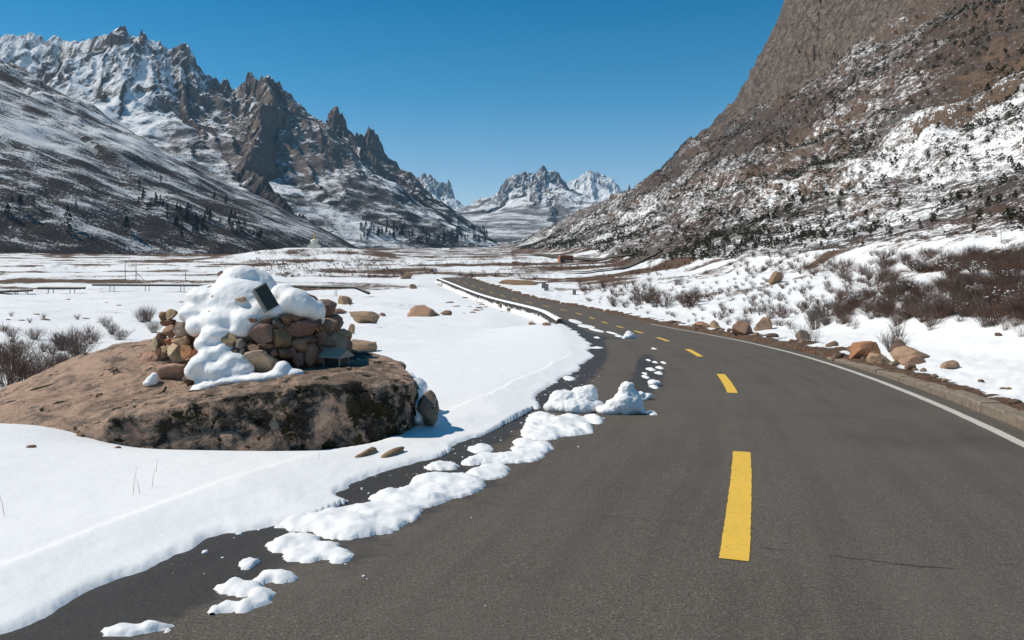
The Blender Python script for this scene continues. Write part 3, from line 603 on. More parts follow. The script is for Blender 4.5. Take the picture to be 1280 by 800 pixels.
rnd = random.Random(4); s = S_DASH0 - 1
while s < S_DASH0 + 20.5:
    L = rnd.uniform(.9, 1.1); o = add('kerb_block', kerb_block(s + .006, s + L - .006, 3.93 + rnd.uniform(-.01, .01), 4.25, .16 + rnd.uniform(-.015, .012) - .008 * max(0, s - S_DASH0 - 8), rnd), M['concrete']); o.parent = kerb; o.matrix_parent_inverse = kerb.matrix_world.inverted() if False else Matrix.Translation(-Vector(kerb.location)); s += L
#PART2 ------------------------------------------------------------ rocks and snow shapes
def ico(sub):
    bm = bmesh.new(); bmesh.ops.create_icosphere(bm, subdivisions=sub, radius=1.0); bm.verts.ensure_lookup_table()
    co = np.array([v.co[:] for v in bm.verts]); f = np.array([[v.index for v in q.verts] for q in bm.faces]); bm.free(); return co, f
ICO = {k: ico(k) for k in (1, 2, 3, 4)}
def rock_mesh(name, seed, sub=3, cuts=11, lo=.62, hi=.95, rough=.05, mat=None):
    r = np.random.RandomState(seed); co, f = ICO[sub]; co = co.copy()
    for _ in range(cuts):                        # flat faces with softened edges
        n = r.normal(size=3); n /= np.linalg.norm(n); d = r.uniform(lo, hi); t = co @ n - d; m = t > 0
        co[m] -= np.outer(t[m] * .97, n)
    co += co * (rough * fbm3(co * 1.6 + seed, 4))[:, None] * 2.2
    co -= (co.max(0) + co.min(0)) / 2; co /= np.abs(co).max(0)
    return mesh_np(name, co, f, True, True)
ROCKS = [rock_mesh('rock', 100 + k, 4, 8 + k % 4, .40 + .03 * (k % 4), .8, .05) for k in range(14)]
ROCKS_S = [rock_mesh('stone', 300 + k, 2, 8, .65, .95, .04) for k in range(8)]
for m_ in ROCKS + ROCKS_S: m_.materials.append(M['stone'])
def put_rock(name, me, loc, size, rot=(0, 0, 0), col=(.25, .18, .13), parent=None, **props):
    o = bpy.data.objects.new(name, me); COL.objects.link(o); o.location = loc; o.scale = size; o.rotation_euler = rot; o.color = (*col, 1)
    if parent is not None: o.parent = parent; o.location = Vector(loc) - Vector(parent.location)
    for k, v in props.items(): o[k] = v
    return o
def blob_mesh(name, blobs, voxel=.03, smooth=4, noise=.02, nscale=3.0, cut=None, seed=0, noise2=.0):
    # union of ellipsoids (centre, radii[, rotation z]) remeshed into one soft surface
    co_, f_ = ICO[3]; V = []; Fc = []; n = 0
    for b in blobs:
        c = np.array(b[0]); r = np.array(b[1]); p = co_ * r
        if len(b) > 2: a = b[2]; p = p @ np.array([[math.cos(a), math.sin(a), 0], [-math.sin(a), math.cos(a), 0], [0, 0, 1]])
        V.append(p + c); Fc.append(f_ + n); n += len(co_)
    me = mesh_np('tmp', np.vstack(V), np.vstack(Fc), True, True); o = bpy.data.objects.new('tmp', me); COL.objects.link(o)
    md = o.modifiers.new('r', 'REMESH'); md.mode = 'VOXEL'; md.voxel_size = voxel
    md = o.modifiers.new('s', 'SMOOTH'); md.iterations = smooth; md.factor = .6
    dg = bpy.context.evaluated_depsgraph_get(); ev = o.evaluated_get(dg); out = bpy.data.meshes.new_from_object(ev); out.name = name
    bpy.data.objects.remove(o); bpy.data.meshes.remove(me)
    c = np.zeros(len(out.vertices) * 3); out.vertices.foreach_get('co', c); c = c.reshape(-1, 3); nn = np.zeros(len(out.vertices) * 3, dtype=np.float32); out.vertices.foreach_get('normal', nn)
    c += nn.reshape(-1, 3) * ((noise * fbm3(c * nscale + seed, 4))[:, None] + (noise2 * fbm3(c * nscale * 6.5 + seed, 4))[:, None])
    if cut is not None: c = cut(c)
    out.vertices.foreach_set('co', c.astype(np.float32).ravel()); out.polygons.foreach_set('use_smooth', np.full(len(out.polygons), True)); out.update()
    return out

# ------------------------------------------------------------------ the big granite boulder
B_O = np.array([-3.9, 11.3])
outline = np.array([(-1.34, 10.0), (-1.28, 10.5), (-1.45, 11.3), (-2.0, 12.4), (-3.4, 13.4), (-5.2, 13.9), (-7.0, 13.6), (-8.4, 12.6), (-8.9, 11.4), (-8.3, 10.3), (-7.2, 9.75), (-6.2, 9.55), (-5.0, 9.5), (-4.0, 9.52), (-3.0, 9.62), (-2.1, 9.7), (-1.55, 9.75)])
TOPF = tps_fit(np.array([(-8.6, 11, 0), (-7.7, 12, 0), (-7.25, 12.5, 0), (-6.5, 12.6, 0), (-5.6, 12.9, 0), (-6.4, 9.9, 0), (-5.2, 9.9, 0), (-5.0, 11, 0), (-3.3, 9.9, 0), (-3.4, 10.6, 0), (-3.5, 12.6, 0), (-2.2, 10.1, 0), (-1.6, 10.3, 0), (-2, 12, 0), (-4.3, 10.2, 0), (-4.6, 10.6, 0), (-5.3, 10.8, 0)])[:, :2],
               np.array([-2.25, -2.06, -1.70, -1.47, -1.32, -1.98, -1.90, -1.66, -1.63, -1.66, -1.45, -1.49, -1.56, -1.5, -1.78, -1.79, -1.72]), .02)
def boulder_top(x, y): return tps_eval(TOPF, np.stack([x, y], 1))
oc = catmull(np.vstack([outline, outline[:1]]), 18)[:-1]; nphi = len(oc)
def boulder_mesh():
    us = np.concatenate([np.linspace(0, .72, 20), 1 - np.geomspace(.26, .0008, 34)]); shp = sstep(-5.6, -4.2, oc[:, 0]); P = []
    ex = 9 + 34 * shp; iv = 1 / (3.0 + 2.2 * shp)
    prof_ = [np.where(u < 1, (1 - u ** ex) ** iv, 0) for u in us]; last = prof_[-1]
    for u, s_ in list(zip(us, prof_)) + [(us[-1] + (1 - us[-1]) * t, last * (1 - t)) for t in np.linspace(0, 1, 44)[1:]]:
        xy = B_O + (oc - B_O) * np.maximum(s_, .004)[:, None]; zt = boulder_top(xy[:, 0], xy[:, 1]); P.append(np.column_stack([xy, -2.95 + (zt + 2.95) * u]))
    n = len(P); co = np.vstack(P); q = []
    for i in range(n - 1):
        a = i * nphi + np.arange(nphi); b = i * nphi + (np.arange(nphi) + 1) % nphi; q.append(np.stack([a, b, b + nphi, a + nphi], 1))
    me = mesh_np('boulder', co, np.vstack(q)); nn = np.zeros(len(co) * 3, dtype=np.float32); me.vertices.foreach_get('normal', nn); nn = nn.reshape(-1, 3)
    if nn[:, 2].mean() < 0: nn = -nn; me.flip_normals()
    fr_ = np.stack([co[:, 0] * 1.0 + .5 * co[:, 2], co[:, 1] + co[:, 2] * 1.1], 1)
    tp = .35 + .65 * (1 - sstep(.55, .9, nn[:, 2])); sd_ = (fbm3(co * .9, 3) * .07 + fbm3(co * 3.0, 4) * .035) * tp + fbm3(co * 11, 3) * .009 + (.10 * facets(fr_[:, 0] * 1.1, fr_[:, 1] * 1.1, 3) + .05 * facets(fr_[:, 0] * 3.6, fr_[:, 1] * 3.6, 5) + .018 * facets(fr_[:, 0] * 11, fr_[:, 1] * 11, 7)) * tp
    co2 = co + nn * sd_[:, None]; me.vertices.foreach_set('co', co2.astype(np.float32).ravel()); me.update(); return me
bme = boulder_mesh()
boulder = add('boulder', bme, M['boulder'], label='huge flat-topped granite boulder with moss patches carrying the stone cairn', category='boulder')
from mathutils.bvhtree import BVHTree
bbvh = BVHTree.FromPolygons([v.co for v in bme.vertices], [p.vertices[:] for p in bme.polygons])
def btop(x, y, default=-1.7):
    h = bbvh.ray_cast(Vector((x, y, 3)), Vector((0, 0, -1))); return h[0].z if h[0] is not None else float(gh([x], [y])[0])
def surf(x, y): return max(btop(x, y), float(gh([x], [y])[0]))

# snow lying over the right end of the boulder
sb = []
for px, py, Y, rx, ry, rz_ in [(400, 470, 11.0, .35, .3, .08), (440, 462, 11.3, .4, .4, .10), (470, 470, 11.2, .35, .45, .10), (495, 480, 11.1, .28, .45, .10), (512, 490, 10.9, .2, .45, .13), (521, 502, 10.7, .13, .35, .16), (524, 515, 10.55, .09, .25, .12), (450, 455, 12.0, .6, .5, .12), (420, 452, 12.2, .5, .5, .12), (480, 470, 11.9, .5, .5, .14), (505, 480, 11.7, .35, .5, .18)]:
    x = (px - CX) / F * Y; z = (HOR - py) / F * Y; sb.append(((x, Y, z - rz_ * .30), (rx, ry, rz_)))
add('snow_drape', blob_mesh('snow_drape', sb, .03, 5, .02, 2.5, noise2=.008), M['snow'], label='thick snow draped over the right end of the huge granite boulder', category='snow')
x, Y, z = W(534, 508, 10.45); put_rock('boulder', ROCKS[3], (x, Y, z - .03), (.16, .2, .24), (0, 0, .4), (.22, .16, .11), label='small rounded brown rock leaning against the snowy end of the huge boulder', category='boulder')

# ------------------------------------------------------------------ cairn
cairn = empty('cairn', (-3.75, 11.85, -1.6), label='stone cairn of stacked rounded rocks capped in deep snow on the huge boulder', category='cairn')
T = dict(tan=(.42, .31, .21), lt=(.50, .42, .32), pk=(.40, .26, .18), gr=(.28, .25, .21), dk=(.13, .085, .06), br=(.24, .15, .10), mv=(.22, .145, .12), org=(.42, .21, .10), rd=(.28, .12, .06), ol=(.24, .165, .09), mr=(.17, .105, .085), dg=(.13, .12, .11))
T = {k_: (min(1, v[0] * 1.34), v[1] * 1.14, v[2] * .98) for k_, v in T.items()}
CS = []
for cx, cy, w_, h_, c in [(285, 88, 115, 90, 'tan'), (218, 112, 60, 85, 'ol'), (255, 165, 135, 62, 'br'), (262, 232, 110, 104, 'pk'), (358, 218, 100, 125, 'lt'), (205, 298, 88, 115, 'mv'), (262, 318, 62, 54, 'org'), (360, 318, 135, 95, 'pk'), (155, 335, 76, 125, 'lt'), (180, 392, 64, 74, 'lt'), (232, 385, 54, 64, 'tan'), (228, 430, 34, 44, 'gr'),
                          (308, 415, 145, 175, 'lt'), (412, 402, 115, 108, 'org'), (493, 410, 80, 94, 'rd'), (130, 500, 205, 175, 'tan'), (290, 595, 270, 190, 'tan'), (430, 630, 110, 110, 'dk'), (635, 580, 195, 110, 'br'), (765, 305, 118, 114, 'tan'), (850, 330, 54, 64, 'gr'), (535, 275, 110, 44, 'br'), (85, 592, 64, 54, 'dk')]:
    CS.append((170 + cx / 6.67, 380 + cy / 6.67, w_ / 6.67, h_ / 6.67, c))
for cx, cy, w_, h_, c in [(147, 552, 58, 64, 'gr'), (225, 577, 88, 58, 'ol'), (278, 490, 145, 130, 'mv'), (385, 525, 138, 138, 'ol'), (262, 660, 208, 142, 'lt'), (525, 455, 200, 104, 'mr'), (515, 562, 100, 88, 'br'), (310, 420, 60, 64, 'dk'), (372, 425, 64, 70, 'dg'), (425, 405, 70, 76, 'ol'), (495, 380, 72, 58, 'br'), (555, 375, 68, 72, 'dg'),
                          (575, 525, 98, 66, 'mr'), (640, 520, 88, 96, 'mr'), (575, 620, 108, 146, 'br'), (648, 632, 112, 126, 'br'), (512, 650, 66, 96, 'mr'), (425, 612, 120, 60, 'mr'), (165, 620, 50, 34, 'br'), (158, 596, 42, 32, 'gr'), (115, 600, 56, 44, 'dk'), (300, 568, 100, 44, 'dk'), (640, 380, 32, 24, 'dk'), (642, 404, 36, 22, 'dk'), (643, 428, 34, 24, 'dk'), (645, 452, 32, 24, 'br'),
                          (150, 272, 66, 34, 'tan'), (511, 272, 26, 36, 'ol'), (225, 402, 58, 32, 'br'), (172, 746, 46, 26, 'dk'), (470, 600, 60, 60, 'dk'), (350, 600, 60, 50, 'dk')]:
    CS.append((270 + cx / 5, 320 + cy / 5, w_ / 5, h_ / 5, c))
CS += [(277, 345, 10, 12, 'br'), (262, 362, 10, 10, 'tan'), (268, 372, 9, 8, 'tan'), (262, 391, 8, 5, 'br'), (236, 384, 10, 8, 'gr')]
XC, YC = -3.75, 11.85
rnd = random.Random(3)
for i, (px, py, wp, hp, c) in enumerate(CS):
    Rr = np.interp(py, [330, 345, 365, 390, 410, 480, 500], [.25, .5, .85, 1.08, 1.2, 1.36, 1.45])
    Yd = 11.0
    for _ in range(4):
        xx = (px - CX) / F * Yd; t = max(Rr * Rr - (xx - XC) ** 2, .04); Yd = YC - math.sqrt(t) * .95
    sx = wp / 2 * Yd / F * 1.08; sz = hp / 2 * Yd / F * 1.08; sy = min(max(sx, sz), .5 * (sx + sz) * 1.1)
    X_, Y_, Z_ = W(px, py, Yd); col = tuple(v * rnd.uniform(.88, 1.1) for v in T[c])
    put_rock('stone', ROCKS[i % 14], (X_, Y_ + sy * .55, Z_), (sx, sy, sz), (0, rnd.choice((0, math.pi)), 0), col, cairn)
for i in range(70):                               # sides, back and inner filling
    a = rnd.uniform(-.25, math.pi + .25) if i < 48 else rnd.uniform(0, 2 * math.pi); lvl = rnd.random(); rad = (1.18 - .25 * lvl) * (1 if i < 48 else .6)
    x = XC + math.cos(a) * rad; y = YC + math.sin(a) * rad * .92 + .1; zb = btop(x, y) + .1 + lvl * .62; s_ = rnd.uniform(.11, .2)
    if (x - XC) < -.9 and y < YC - .2: continue
    put_rock('stone', ROCKS[rnd.randrange(14)], (x, y, zb), (s_ * 1.25, s_, s_ * .85), (rnd.uniform(-.3, .3), rnd.uniform(-.3, .3), rnd.uniform(0, 6)), tuple(v * .9 for v in T[rnd.choice(['tan', 'br', 'mv', 'gr', 'lt', 'dk', 'pk'])]), cairn)
# deep snow on the cairn: cap, shoulders and the tongue that runs down its front
cb = [((XC + .05, YC + .3, -1.0), (.82, .7, .3)), ((-3.78, YC + .05, -.82), (.66, .66, .36)), ((-3.95, YC, -.55), (.46, .48, .36)), ((-4.0, YC - .02, -.36), (.33, .36, .2)), ((-4.2, 11.6, -.78), (.36, .42, .28)), ((-3.75, 11.4, -.85), (.5, .35, .3)), ((-3.92, 11.42, -.78), (.6, .5, .42)), ((-3.85, 11.22, -.97), (.56, .38, .26)), ((-3.93, 10.85, -1.42), (.22, .22, .3)), ((-3.98, 10.68, -1.6), (.28, .2, .2)), ((-3.05, 11.4, -.78), (.3, .3, .2))]
for px, py, Y, rx, ry, rz_ in [(300, 345, 11.6, .2, .25, .14), (262, 372, 11.3, .32, .3, .16), (240, 392, 11.15, .22, .25, .14), (285, 375, 11.2, .3, .25, .2), (325, 388, 11.1, .2, .22, .13), (248, 408, 11.0, .16, .2, .13), (275, 400, 10.95, .26, .25, .17), (305, 400, 10.95, .24, .25, .15),
                               (300, 412, 10.85, .14, .16, .1), (270, 418, 10.8, .18, .2, .12), (255, 430, 10.75, .12, .18, .10), (365, 378, 11.15, .2, .22, .16), (352, 372, 11.25, .16, .22, .17), (378, 384, 11.15, .14, .2, .13), (392, 390, 11.3, .1, .2, .12), (343, 390, 11.05, .12, .16, .1),
                               (262, 445, 10.65, .16, .2, .13), (278, 440, 10.68, .16, .2, .14), (290, 452, 10.6, .2, .2, .12), (250, 456, 10.55, .18, .2, .13), (238, 465, 10.5, .1, .16, .12), (270, 465, 10.5, .22, .18, .12), (300, 462, 10.55, .15, .18, .10),
                               (258, 482, 10.42, .2, .14, .06), (246, 488, 10.36, .12, .12, .05), (285, 477, 10.42, .22, .14, .06), (318, 474, 10.42, .2, .14, .055), (345, 470, 10.45, .16, .14, .06), (352, 461, 10.5, .1, .12, .09), (365, 468, 10.5, .16, .12, .06), (398, 393, 11.5, .06, .15, .16)]:
    x, Y, z = W(px, py, Y); g_ = 1.18 if py < 440 and px > 245 else 1.05; cb.append(((x, Y + ry * .35, z), (rx * g_, ry * g_, rz_ * g_)))
add('snow_cap', blob_mesh('snow_cap', cb, .02, 26, .035, 1.6, noise2=.006), M['snow'], cairn).location = -Vector(cairn.location)

x, Y, z = W(190, 474, 10.75); z = btop(x, Y); add('snow_lump', blob_mesh('snow_lump', [((x, Y, z + .05), (.085, .08, .08)), ((x + .03, Y, z + .10), (.06, .06, .06)), ((x - .03, Y - .02, z + .02), (.08, .08, .05))], .015, 3, .012, 9), M['snow'], label='fist-sized snow lump on the boulder beside the lowest cairn stones', category='snow lump')
# slate tablet half sunk in the cairn's snow
tab = empty('tablet', W(333, 372, 10.95), label='dark slate tablet with pale edge leaning out of the snow on the cairn', category='tablet')
rotm = Euler((R(-12), R(-27), R(40)), 'XYZ').to_matrix()
bm = bmesh.new(); bm_box(bm, (0, 0, 0), (.19, .045, .34), None, .006); add('slab', bm_mesh(bm, 'slab'), M['slate'], tab).rotation_euler = rotm.to_euler()
bm = bmesh.new(); bm_box(bm, (-.108, 0, 0), (.035, .07, .35), None, .004); bm_box(bm, (.0, .0, .18), (.19, .058, .018), None, .004); add('pale_edge', bm_mesh(bm, 'pale_edge'), M['frame'], tab).rotation_euler = rotm.to_euler()
# little roofed box beside the cairn
x, Y, z = W(420, 457, 11.15); bx = empty('lamp_box', (x, Y, z - .03), R(-24), label='small dark box with grey ribbed gable roof beside the cairn', category='lamp box')
bm = bmesh.new(); bm_box(bm, (0, 0, .09), (.26, .2, .18), None, .004); add('body', bm_mesh(bm, 'body'), M['boxdark'], bx)
bm = bmesh.new()
for sx in (-1, 1):
    for sy in (-1, 1): bm_box(bm, (sx * .132, sy * .102, .09), (.016, .016, .19))
add('corner_post', bm_mesh(bm, 'corner_post'), M['roofm'], bx)
bm = bmesh.new(); vv = [bm.verts.new(p) for p in ((-.19, -.16, .17), (.19, -.16, .17), (.19, .16, .17), (-.19, .16, .17), (-.19, 0, .26), (.19, 0, .26), (-.19, -.16, .155), (.19, -.16, .155), (.19, .16, .155), (-.19, .16, .155))]
for f in ((0, 1, 5, 4), (2, 3, 4, 5), (0, 4, 3), (1, 2, 5), (6, 7, 1, 0), (7, 8, 2, 1), (8, 9, 3, 2), (9, 6, 0, 3), (9, 8, 7, 6)): bm.faces.new([vv[i] for i in f])
lroof = add('roof', bm_mesh(bm, 'roof'), M['roofm'], bx)
for k in range(9):
    xk = -.17 + k * .0425
    for sg in (-1, 1): bm = bmesh.new(); bm_box(bm, (xk, sg * .08, .218), (.008, .185, .008), Euler((sg * -R(29.3), 0, 0)).to_matrix()); add('rib', bm_mesh(bm, 'rib'), M['roofm'], lroof)

# ------------------------------------------------------------------ loose rocks in the snow
def ground_rock(px, py, wp, hp, col, label, group=None, k=0, sink=.3, deep=1.0, rot=None, depth=None):
    p = hit(px, py + hp / 2)
    if p is None: return
    Y = p.y; sx = wp / 2 * Y / F; sz = hp / 2 * Y / F / (1 - sink * .5); sx *= 1.1
    o = put_rock('boulder', ROCKS[k % 14], (p.x, p.y + sx * deep * .6, p.z + sz * (1 - sink)), (sx, sx * deep, sz), rot or (0, 0, (k * 1.7) % .8 - .4), col, label=label, category='rock')
    if group: o['group'] = group
    return o
RK = [(527, 389, 38, 13, 'pk', 'long low orange-brown boulder alone in the open snowfield'), (557, 391, 14, 6, 'br', 'small brown rock at the end of the long low boulder'), (452, 397, 34, 14, 'tan', 'rounded tan boulder half buried by a snow wedge in the field'), (403, 383, 22, 11, 'br', 'oval brown boulder in snow behind the cairn'), (430, 375, 16, 11, 'tan', 'tan boulder with a tuft beside it near the boardwalk stairs'),
      (423, 389, 18, 6, 'br', 'flat brown rock beneath the oval brown boulder'), (409, 395, 20, 7, 'pk', 'flat pinkish rock at the foot of the leaning post'), (448, 433, 44, 15, 'tan', 'pale tan rock slab emerging from snow behind the lamp box'), (420, 415, 13, 12, 'pk', 'pink rock wearing a round snow cap behind the cairn'), (439, 411, 8, 13, 'tan', 'upright tan rock beside the snow-capped pink rock'), (478, 393, 8, 4, 'br', 'tiny brown rock in the open snowfield'),
      (516, 358, 9, 6, 'ol', 'dark olive rock lying in the open snow near the road'), (507, 344, 14, 9, 'tan', 'tan rock with snow cap beside a round bush'), (665, 404, 9, 4, 'tan', 'tan rock below the low roadside wall'), (684, 405, 10, 4, 'br', 'brown rock at the foot of the low roadside wall')]
for i, (px, py, wp, hp, c, lb) in enumerate(RK): ground_rock(px, py, wp, hp, tuple(v * .8 for v in T[c]), lb, k=i + 2, sink=.5)
RR = [(1085, 437, 32, 22, 'org', 'large orange-brown rock just above the kerb'), (1103, 448, 26, 12, 'tan', 'tan rock wedged below the large orange-brown rock'), (1143, 441, 40, 14, 'tan', 'flat pale tan rock on the snowy roadside bank'), (1142, 450, 24, 12, 'pk', 'pinkish rock in front of the flat pale rock'), (1140, 458, 12, 8, 'br', 'little brown rock poking from the bank snow'), (1192, 456, 20, 10, 'tan', 'thin tan rock sliver lying in the bank snow'),
      (955, 404, 20, 17, 'tan', 'upright tan rock on the dirt bank'), (932, 410, 26, 16, 'br', 'dark brown rock beside the upright tan rock'), (1006, 419, 16, 13, 'gr', 'grey-brown rock under a bare bush on the bank'), (970, 346, 17, 15, 'ol', 'dark rounded boulder at the edge of the white snow patch'), (880, 406, 24, 8, 'pk', 'low pink rock at the roadside'), (895, 405, 10, 9, 'tan', 'small tan rock beside the low pink rock'),
      (1125, 433, 20, 16, 'dk', 'dark rock in the hollow behind the roadside rocks'), (1250, 418, 8, 4, 'dk', 'tiny dark rock in the bank snow'), (1050, 447, 16, 12, 'dk', 'dark earth clod beside the kerb end'), (648, 353, 46, 6, 'ol', 'long brown earth bank beside the litter bins'), (768, 250, 1, 1, 'br', '')]  # the long low shape by the bins is an earth bank built from a rock mesh
for i, (px, py, wp, hp, c, lb) in enumerate(RR):
    if lb: ground_rock(px, py, wp, hp, tuple(v * .85 for v in T[c]), lb, k=i + 5, sink=.75)
rnd = random.Random(12)
for i in range(46):                                # brown clods along the verge
    s_ = S_DASH0 + rnd.uniform(21, 60) if i < 30 else S_DASH0 + rnd.uniform(3, 20); d_ = rnd.uniform(4.45, 5.1); p = road_at(s_, d_); z = float(gh([p[0]], [p[1]])[0]); q = rnd.uniform(.06, .2) if i < 30 else rnd.uniform(.04, .1)
    o = put_rock('earth_clod', ROCKS_S[i % 8], (p[0], p[1], z + q * .2), (q * 1.5, q, q * .8), (0, 0, rnd.uniform(0, 6)), tuple(v * .6 for v in T[rnd.choice(['br', 'dk', 'tan', 'ol'])]), label='small brown earth clod on the thawed verge right of the white line', category='clod', group='earth clods along the verge')
for i in range(34):                                # stones thawing out of the left field
    px = rnd.choice([rnd.uniform(0, 240), rnd.uniform(560, 640)]); py = rnd.uniform(372, 405) if px < 300 else rnd.uniform(370, 392); p = hit(px, py)
    if p is None: continue
    q = rnd.uniform(.08, .26) * (p.y / 60); o = put_rock('field_stone', ROCKS_S[i % 8], (p.x, p.y, p.z - q * .1), (q * 1.7, q, q * .5), (0, 0, rnd.uniform(0, 6)), tuple(v * .7 for v in T[rnd.choice(['br', 'dk', 'tan', 'ol'])]), label='small stone showing through thin snow in the field left of the road', category='stone', group='stones in the left field')
for px, py, wp in [(39, 559, 12), (100, 545, 12), (147, 560, 9)]:
    p = hit(px, py); q = wp / 2 * p.y / F; put_rock('field_stone', ROCKS_S[px % 8], (p.x, p.y, p.z), (q, q * .8, q * .5), (0, 0, 1), T['br'], label='little brown stone melting out of the snow before the huge boulder', category='stone', group='stones before the boulder')
p = hit(207, 547); add('snow_lump', blob_mesh('snow_lump', [((p.x, p.y, p.z + .03), (.14, .1, .08)), ((p.x - .02, p.y - .02, p.z + .10), (.09, .08, .07)), ((p.x + .08, p.y - .02, p.z + .05), (.08, .07, .06))], .02, 2, .015, 8), M['snow'], label='small snow lump against the foot of the huge boulder', category='snow lump')
for x0, x1 in ((445, 468), (478, 502)):
    a, b = hit(x0, 572), hit(x1, 564)
    if a and b: c = (a + b) / 2; put_rock('field_stone', ROCKS_S[x0 % 8], (c.x, c.y, c.z), ((b - a).length * .6, .05, .05), (0, 0, math.atan2(b.y - a.y, b.x - a.x)), T['ol'], label='thin brown rock edge showing in snow below the huge boulder', category='stone', group='rock edges below the boulder')

# ------------------------------------------------------------------ snow left on the road
def on_road(px, py): Y = 1740 / (py - 380.0); return (px - CX) / F * Y, Y
def road_z(x, y):
    s_, d_, _, z_ = road_sd(np.array([x]), np.array([y])); return float(z_[0] - .0022 * abs(d_[0]) ** 1.5)
def snow_patch(blobs, label, name='snow_patch', group=None, hmax=.06, seed=0):
    # blobs in photo px (x, y, half width, half height) -> soft thin snow with a ragged foot
    G = []
    for px, py, rx, ry in blobs:
        x, y = on_road(px, py + ry * .25); G.append((x, y, rx * y / F, max(ry * y * y / 1740 * .92, .04)))
    G = np.array(G); x0 = (G[:, 0] - G[:, 2] * 1.5).min(); x1 = (G[:, 0] + G[:, 2] * 1.5).max(); y0 = (G[:, 1] - G[:, 3] * 1.5).min(); y1 = (G[:, 1] + G[:, 3] * 1.5).max()
    n = 90; nx = max(14, min(n, int((x1 - x0) / .018))); ny = max(14, min(n, int((y1 - y0) / .022)))
    xs = np.linspace(x0, x1, nx); ys = np.linspace(y0, y1, ny); X, Y = np.meshgrid(xs, ys); x = X.ravel(); y = Y.ravel()
    wx = x + .035 * fbm(x / .12 + seed, y / .12, 3); wy = y + .045 * fbm(x / .12 + 7, y / .12 + seed, 3); f = np.full(len(x), -.2); hm = np.zeros(len(x))
    for gx, gy, ax_, ay_ in G:
        q = ((wx - gx) / ax_) ** 2 + ((wy - gy) / ay_) ** 2; f = f + np.exp(-1.6 * q); hm = np.maximum(hm, np.exp(-q) * min(ax_, ay_) * .55)
    h = np.where(f > 0, np.minimum(hm, hmax * (.62 + .45 * fbm(x / .25, y / .25, 2))) * (1 - np.exp(-np.maximum(f, 0) * 2.6)) + .014 + .004 * fbm(x / .05, y / .05, 3), -.02)
    s_, d_, _, z_ = road_sd(x, y); z = z_ - .0022 * np.abs(d_) ** 1.5 + h
    q = grid_quads(ny, nx); keep = (f[q] > 0).any(1); q = q[keep]; ids, q2 = sub(q)
    z = np.where(f > 0, z, z_ - .0022 * np.abs(d_) ** 1.5 - .01)
    o = add(name, mesh_np(name, np.stack([x, y, z], 1)[ids], q2), M['snow'], label=label, category='snow patch')
    if group: o['group'] = group
    return o
c5 = lambda L: [(240 + a / 3.0775, 540 + b / 3.0775, c / 3.0775, d / 3.0775) for a, b, c, d in L]
c6 = lambda L: [(560 + a / 4, 400 + b / 4, c / 4, d / 4) for a, b, c, d in L]
snow_patch(c5([(420, 365, 78, 30), (540, 350, 110, 48), (660, 325, 90, 48), (610, 390, 100, 36), (700, 385, 70, 24), (780, 370, 34, 20), (790, 320, 84, 42), (740, 265, 44, 18), (850, 258, 110, 42), (930, 260, 40, 26), (960, 220, 95, 45), (1050, 205, 72, 42), (930, 195, 80, 30)]), 'long lumpy tongue of snow reaching from the roadside snow onto asphalt', hmax=.075)
snow_patch(c5([(1150, 158, 62, 28), (1100, 175, 50, 20), (1190, 150, 28, 16)]), 'rounded snow pad joining the end of the long snow tongue', seed=2)
snow_patch(c5([(400, 440, 92, 28), (450, 490, 88, 28), (570, 495, 42, 24), (360, 458, 52, 20), (500, 468, 66, 28)]), 'broad three-lobed snow patch alone on the damp asphalt', seed=3)
snow_patch(c5([(208, 532, 16, 15), (225, 531, 20, 15), (243, 530, 16, 13)]), 'tiny square snow scrap beside the curled snow patch', seed=4)
snow_patch(c5([(300, 582, 60, 22), (345, 582, 60, 16)]), 'leaf-shaped snow patch above the curled snow patch', seed=5)
snow_patch(c5([(160, 618, 58, 24), (215, 628, 50, 26), (255, 655, 48, 32), (225, 685, 40, 24), (160, 698, 60, 14), (95, 712, 36, 12)]), 'curled S-shaped snow patch on damp asphalt', seed=6)
snow_patch([(150, 798, 26, 6), (190, 795, 20, 8)], 'flat snow scrap at the edge of the damp asphalt strip', seed=7)
snow_patch(c5([(1113, 75, 46, 18)]), 'small domed snow lump on the dark strip beside the snow edge', seed=8)
snow_patch(c5([(970, 143, 56, 15), (930, 153, 24, 8)]), 'flat snow lump on the dark strip before the domed one', seed=9)
snow_patch(c5([(1130, 112, 60, 20), (1070, 130, 34, 10), (1190, 108, 34, 20)]), 'row of joined snow pads beside the dark strip', seed=10)
snow_patch(c6([(190, 708, 62, 24), (110, 730, 40, 12), (300, 700, 72, 28), (400, 680, 74, 36), (470, 642, 52, 30), (380, 625, 56, 22), (350, 660, 26, 8)]), 'chain of soft snow pads trailing off the roadside snow', seed=11)
snow_patch(c6([(470, 575, 96, 32), (470, 500, 70, 42), (430, 550, 50, 40), (620, 568, 60, 18), (690, 545, 36, 28), (620, 505, 66, 30), (730, 500, 44, 24), (560, 530, 80, 40)]), 'thick snow apron at the foot of the tall snow heaps', hmax=.10, seed=12)
small = [(607, 300, 28, 10), (988, 291, 13, 8), (1015, 253, 18, 7), (1058, 245, 16, 6), (1056, 272, 16, 6), (1030, 150, 9, 3), (1036, 218, 9, 4), (1078, 220, 9, 5), (1002, 208, 8, 4), (1030, 340, 18, 8), (985, 275, 8, 5), (1018, 472, 24, 9), (435, 450, 26, 8), (820, 66, 13, 9), (740, 50, 20, 11), (690, 32, 34, 9), (635, 14, 24, 8), (855, 84, 14, 5), (745, 92, 12, 4), (745, 145, 30, 4)]
for i, b in enumerate(small): snow_patch(c6([b]), 'small scrap of snow left on the asphalt among wet streaks', group='snow scraps on the road', seed=20 + i)
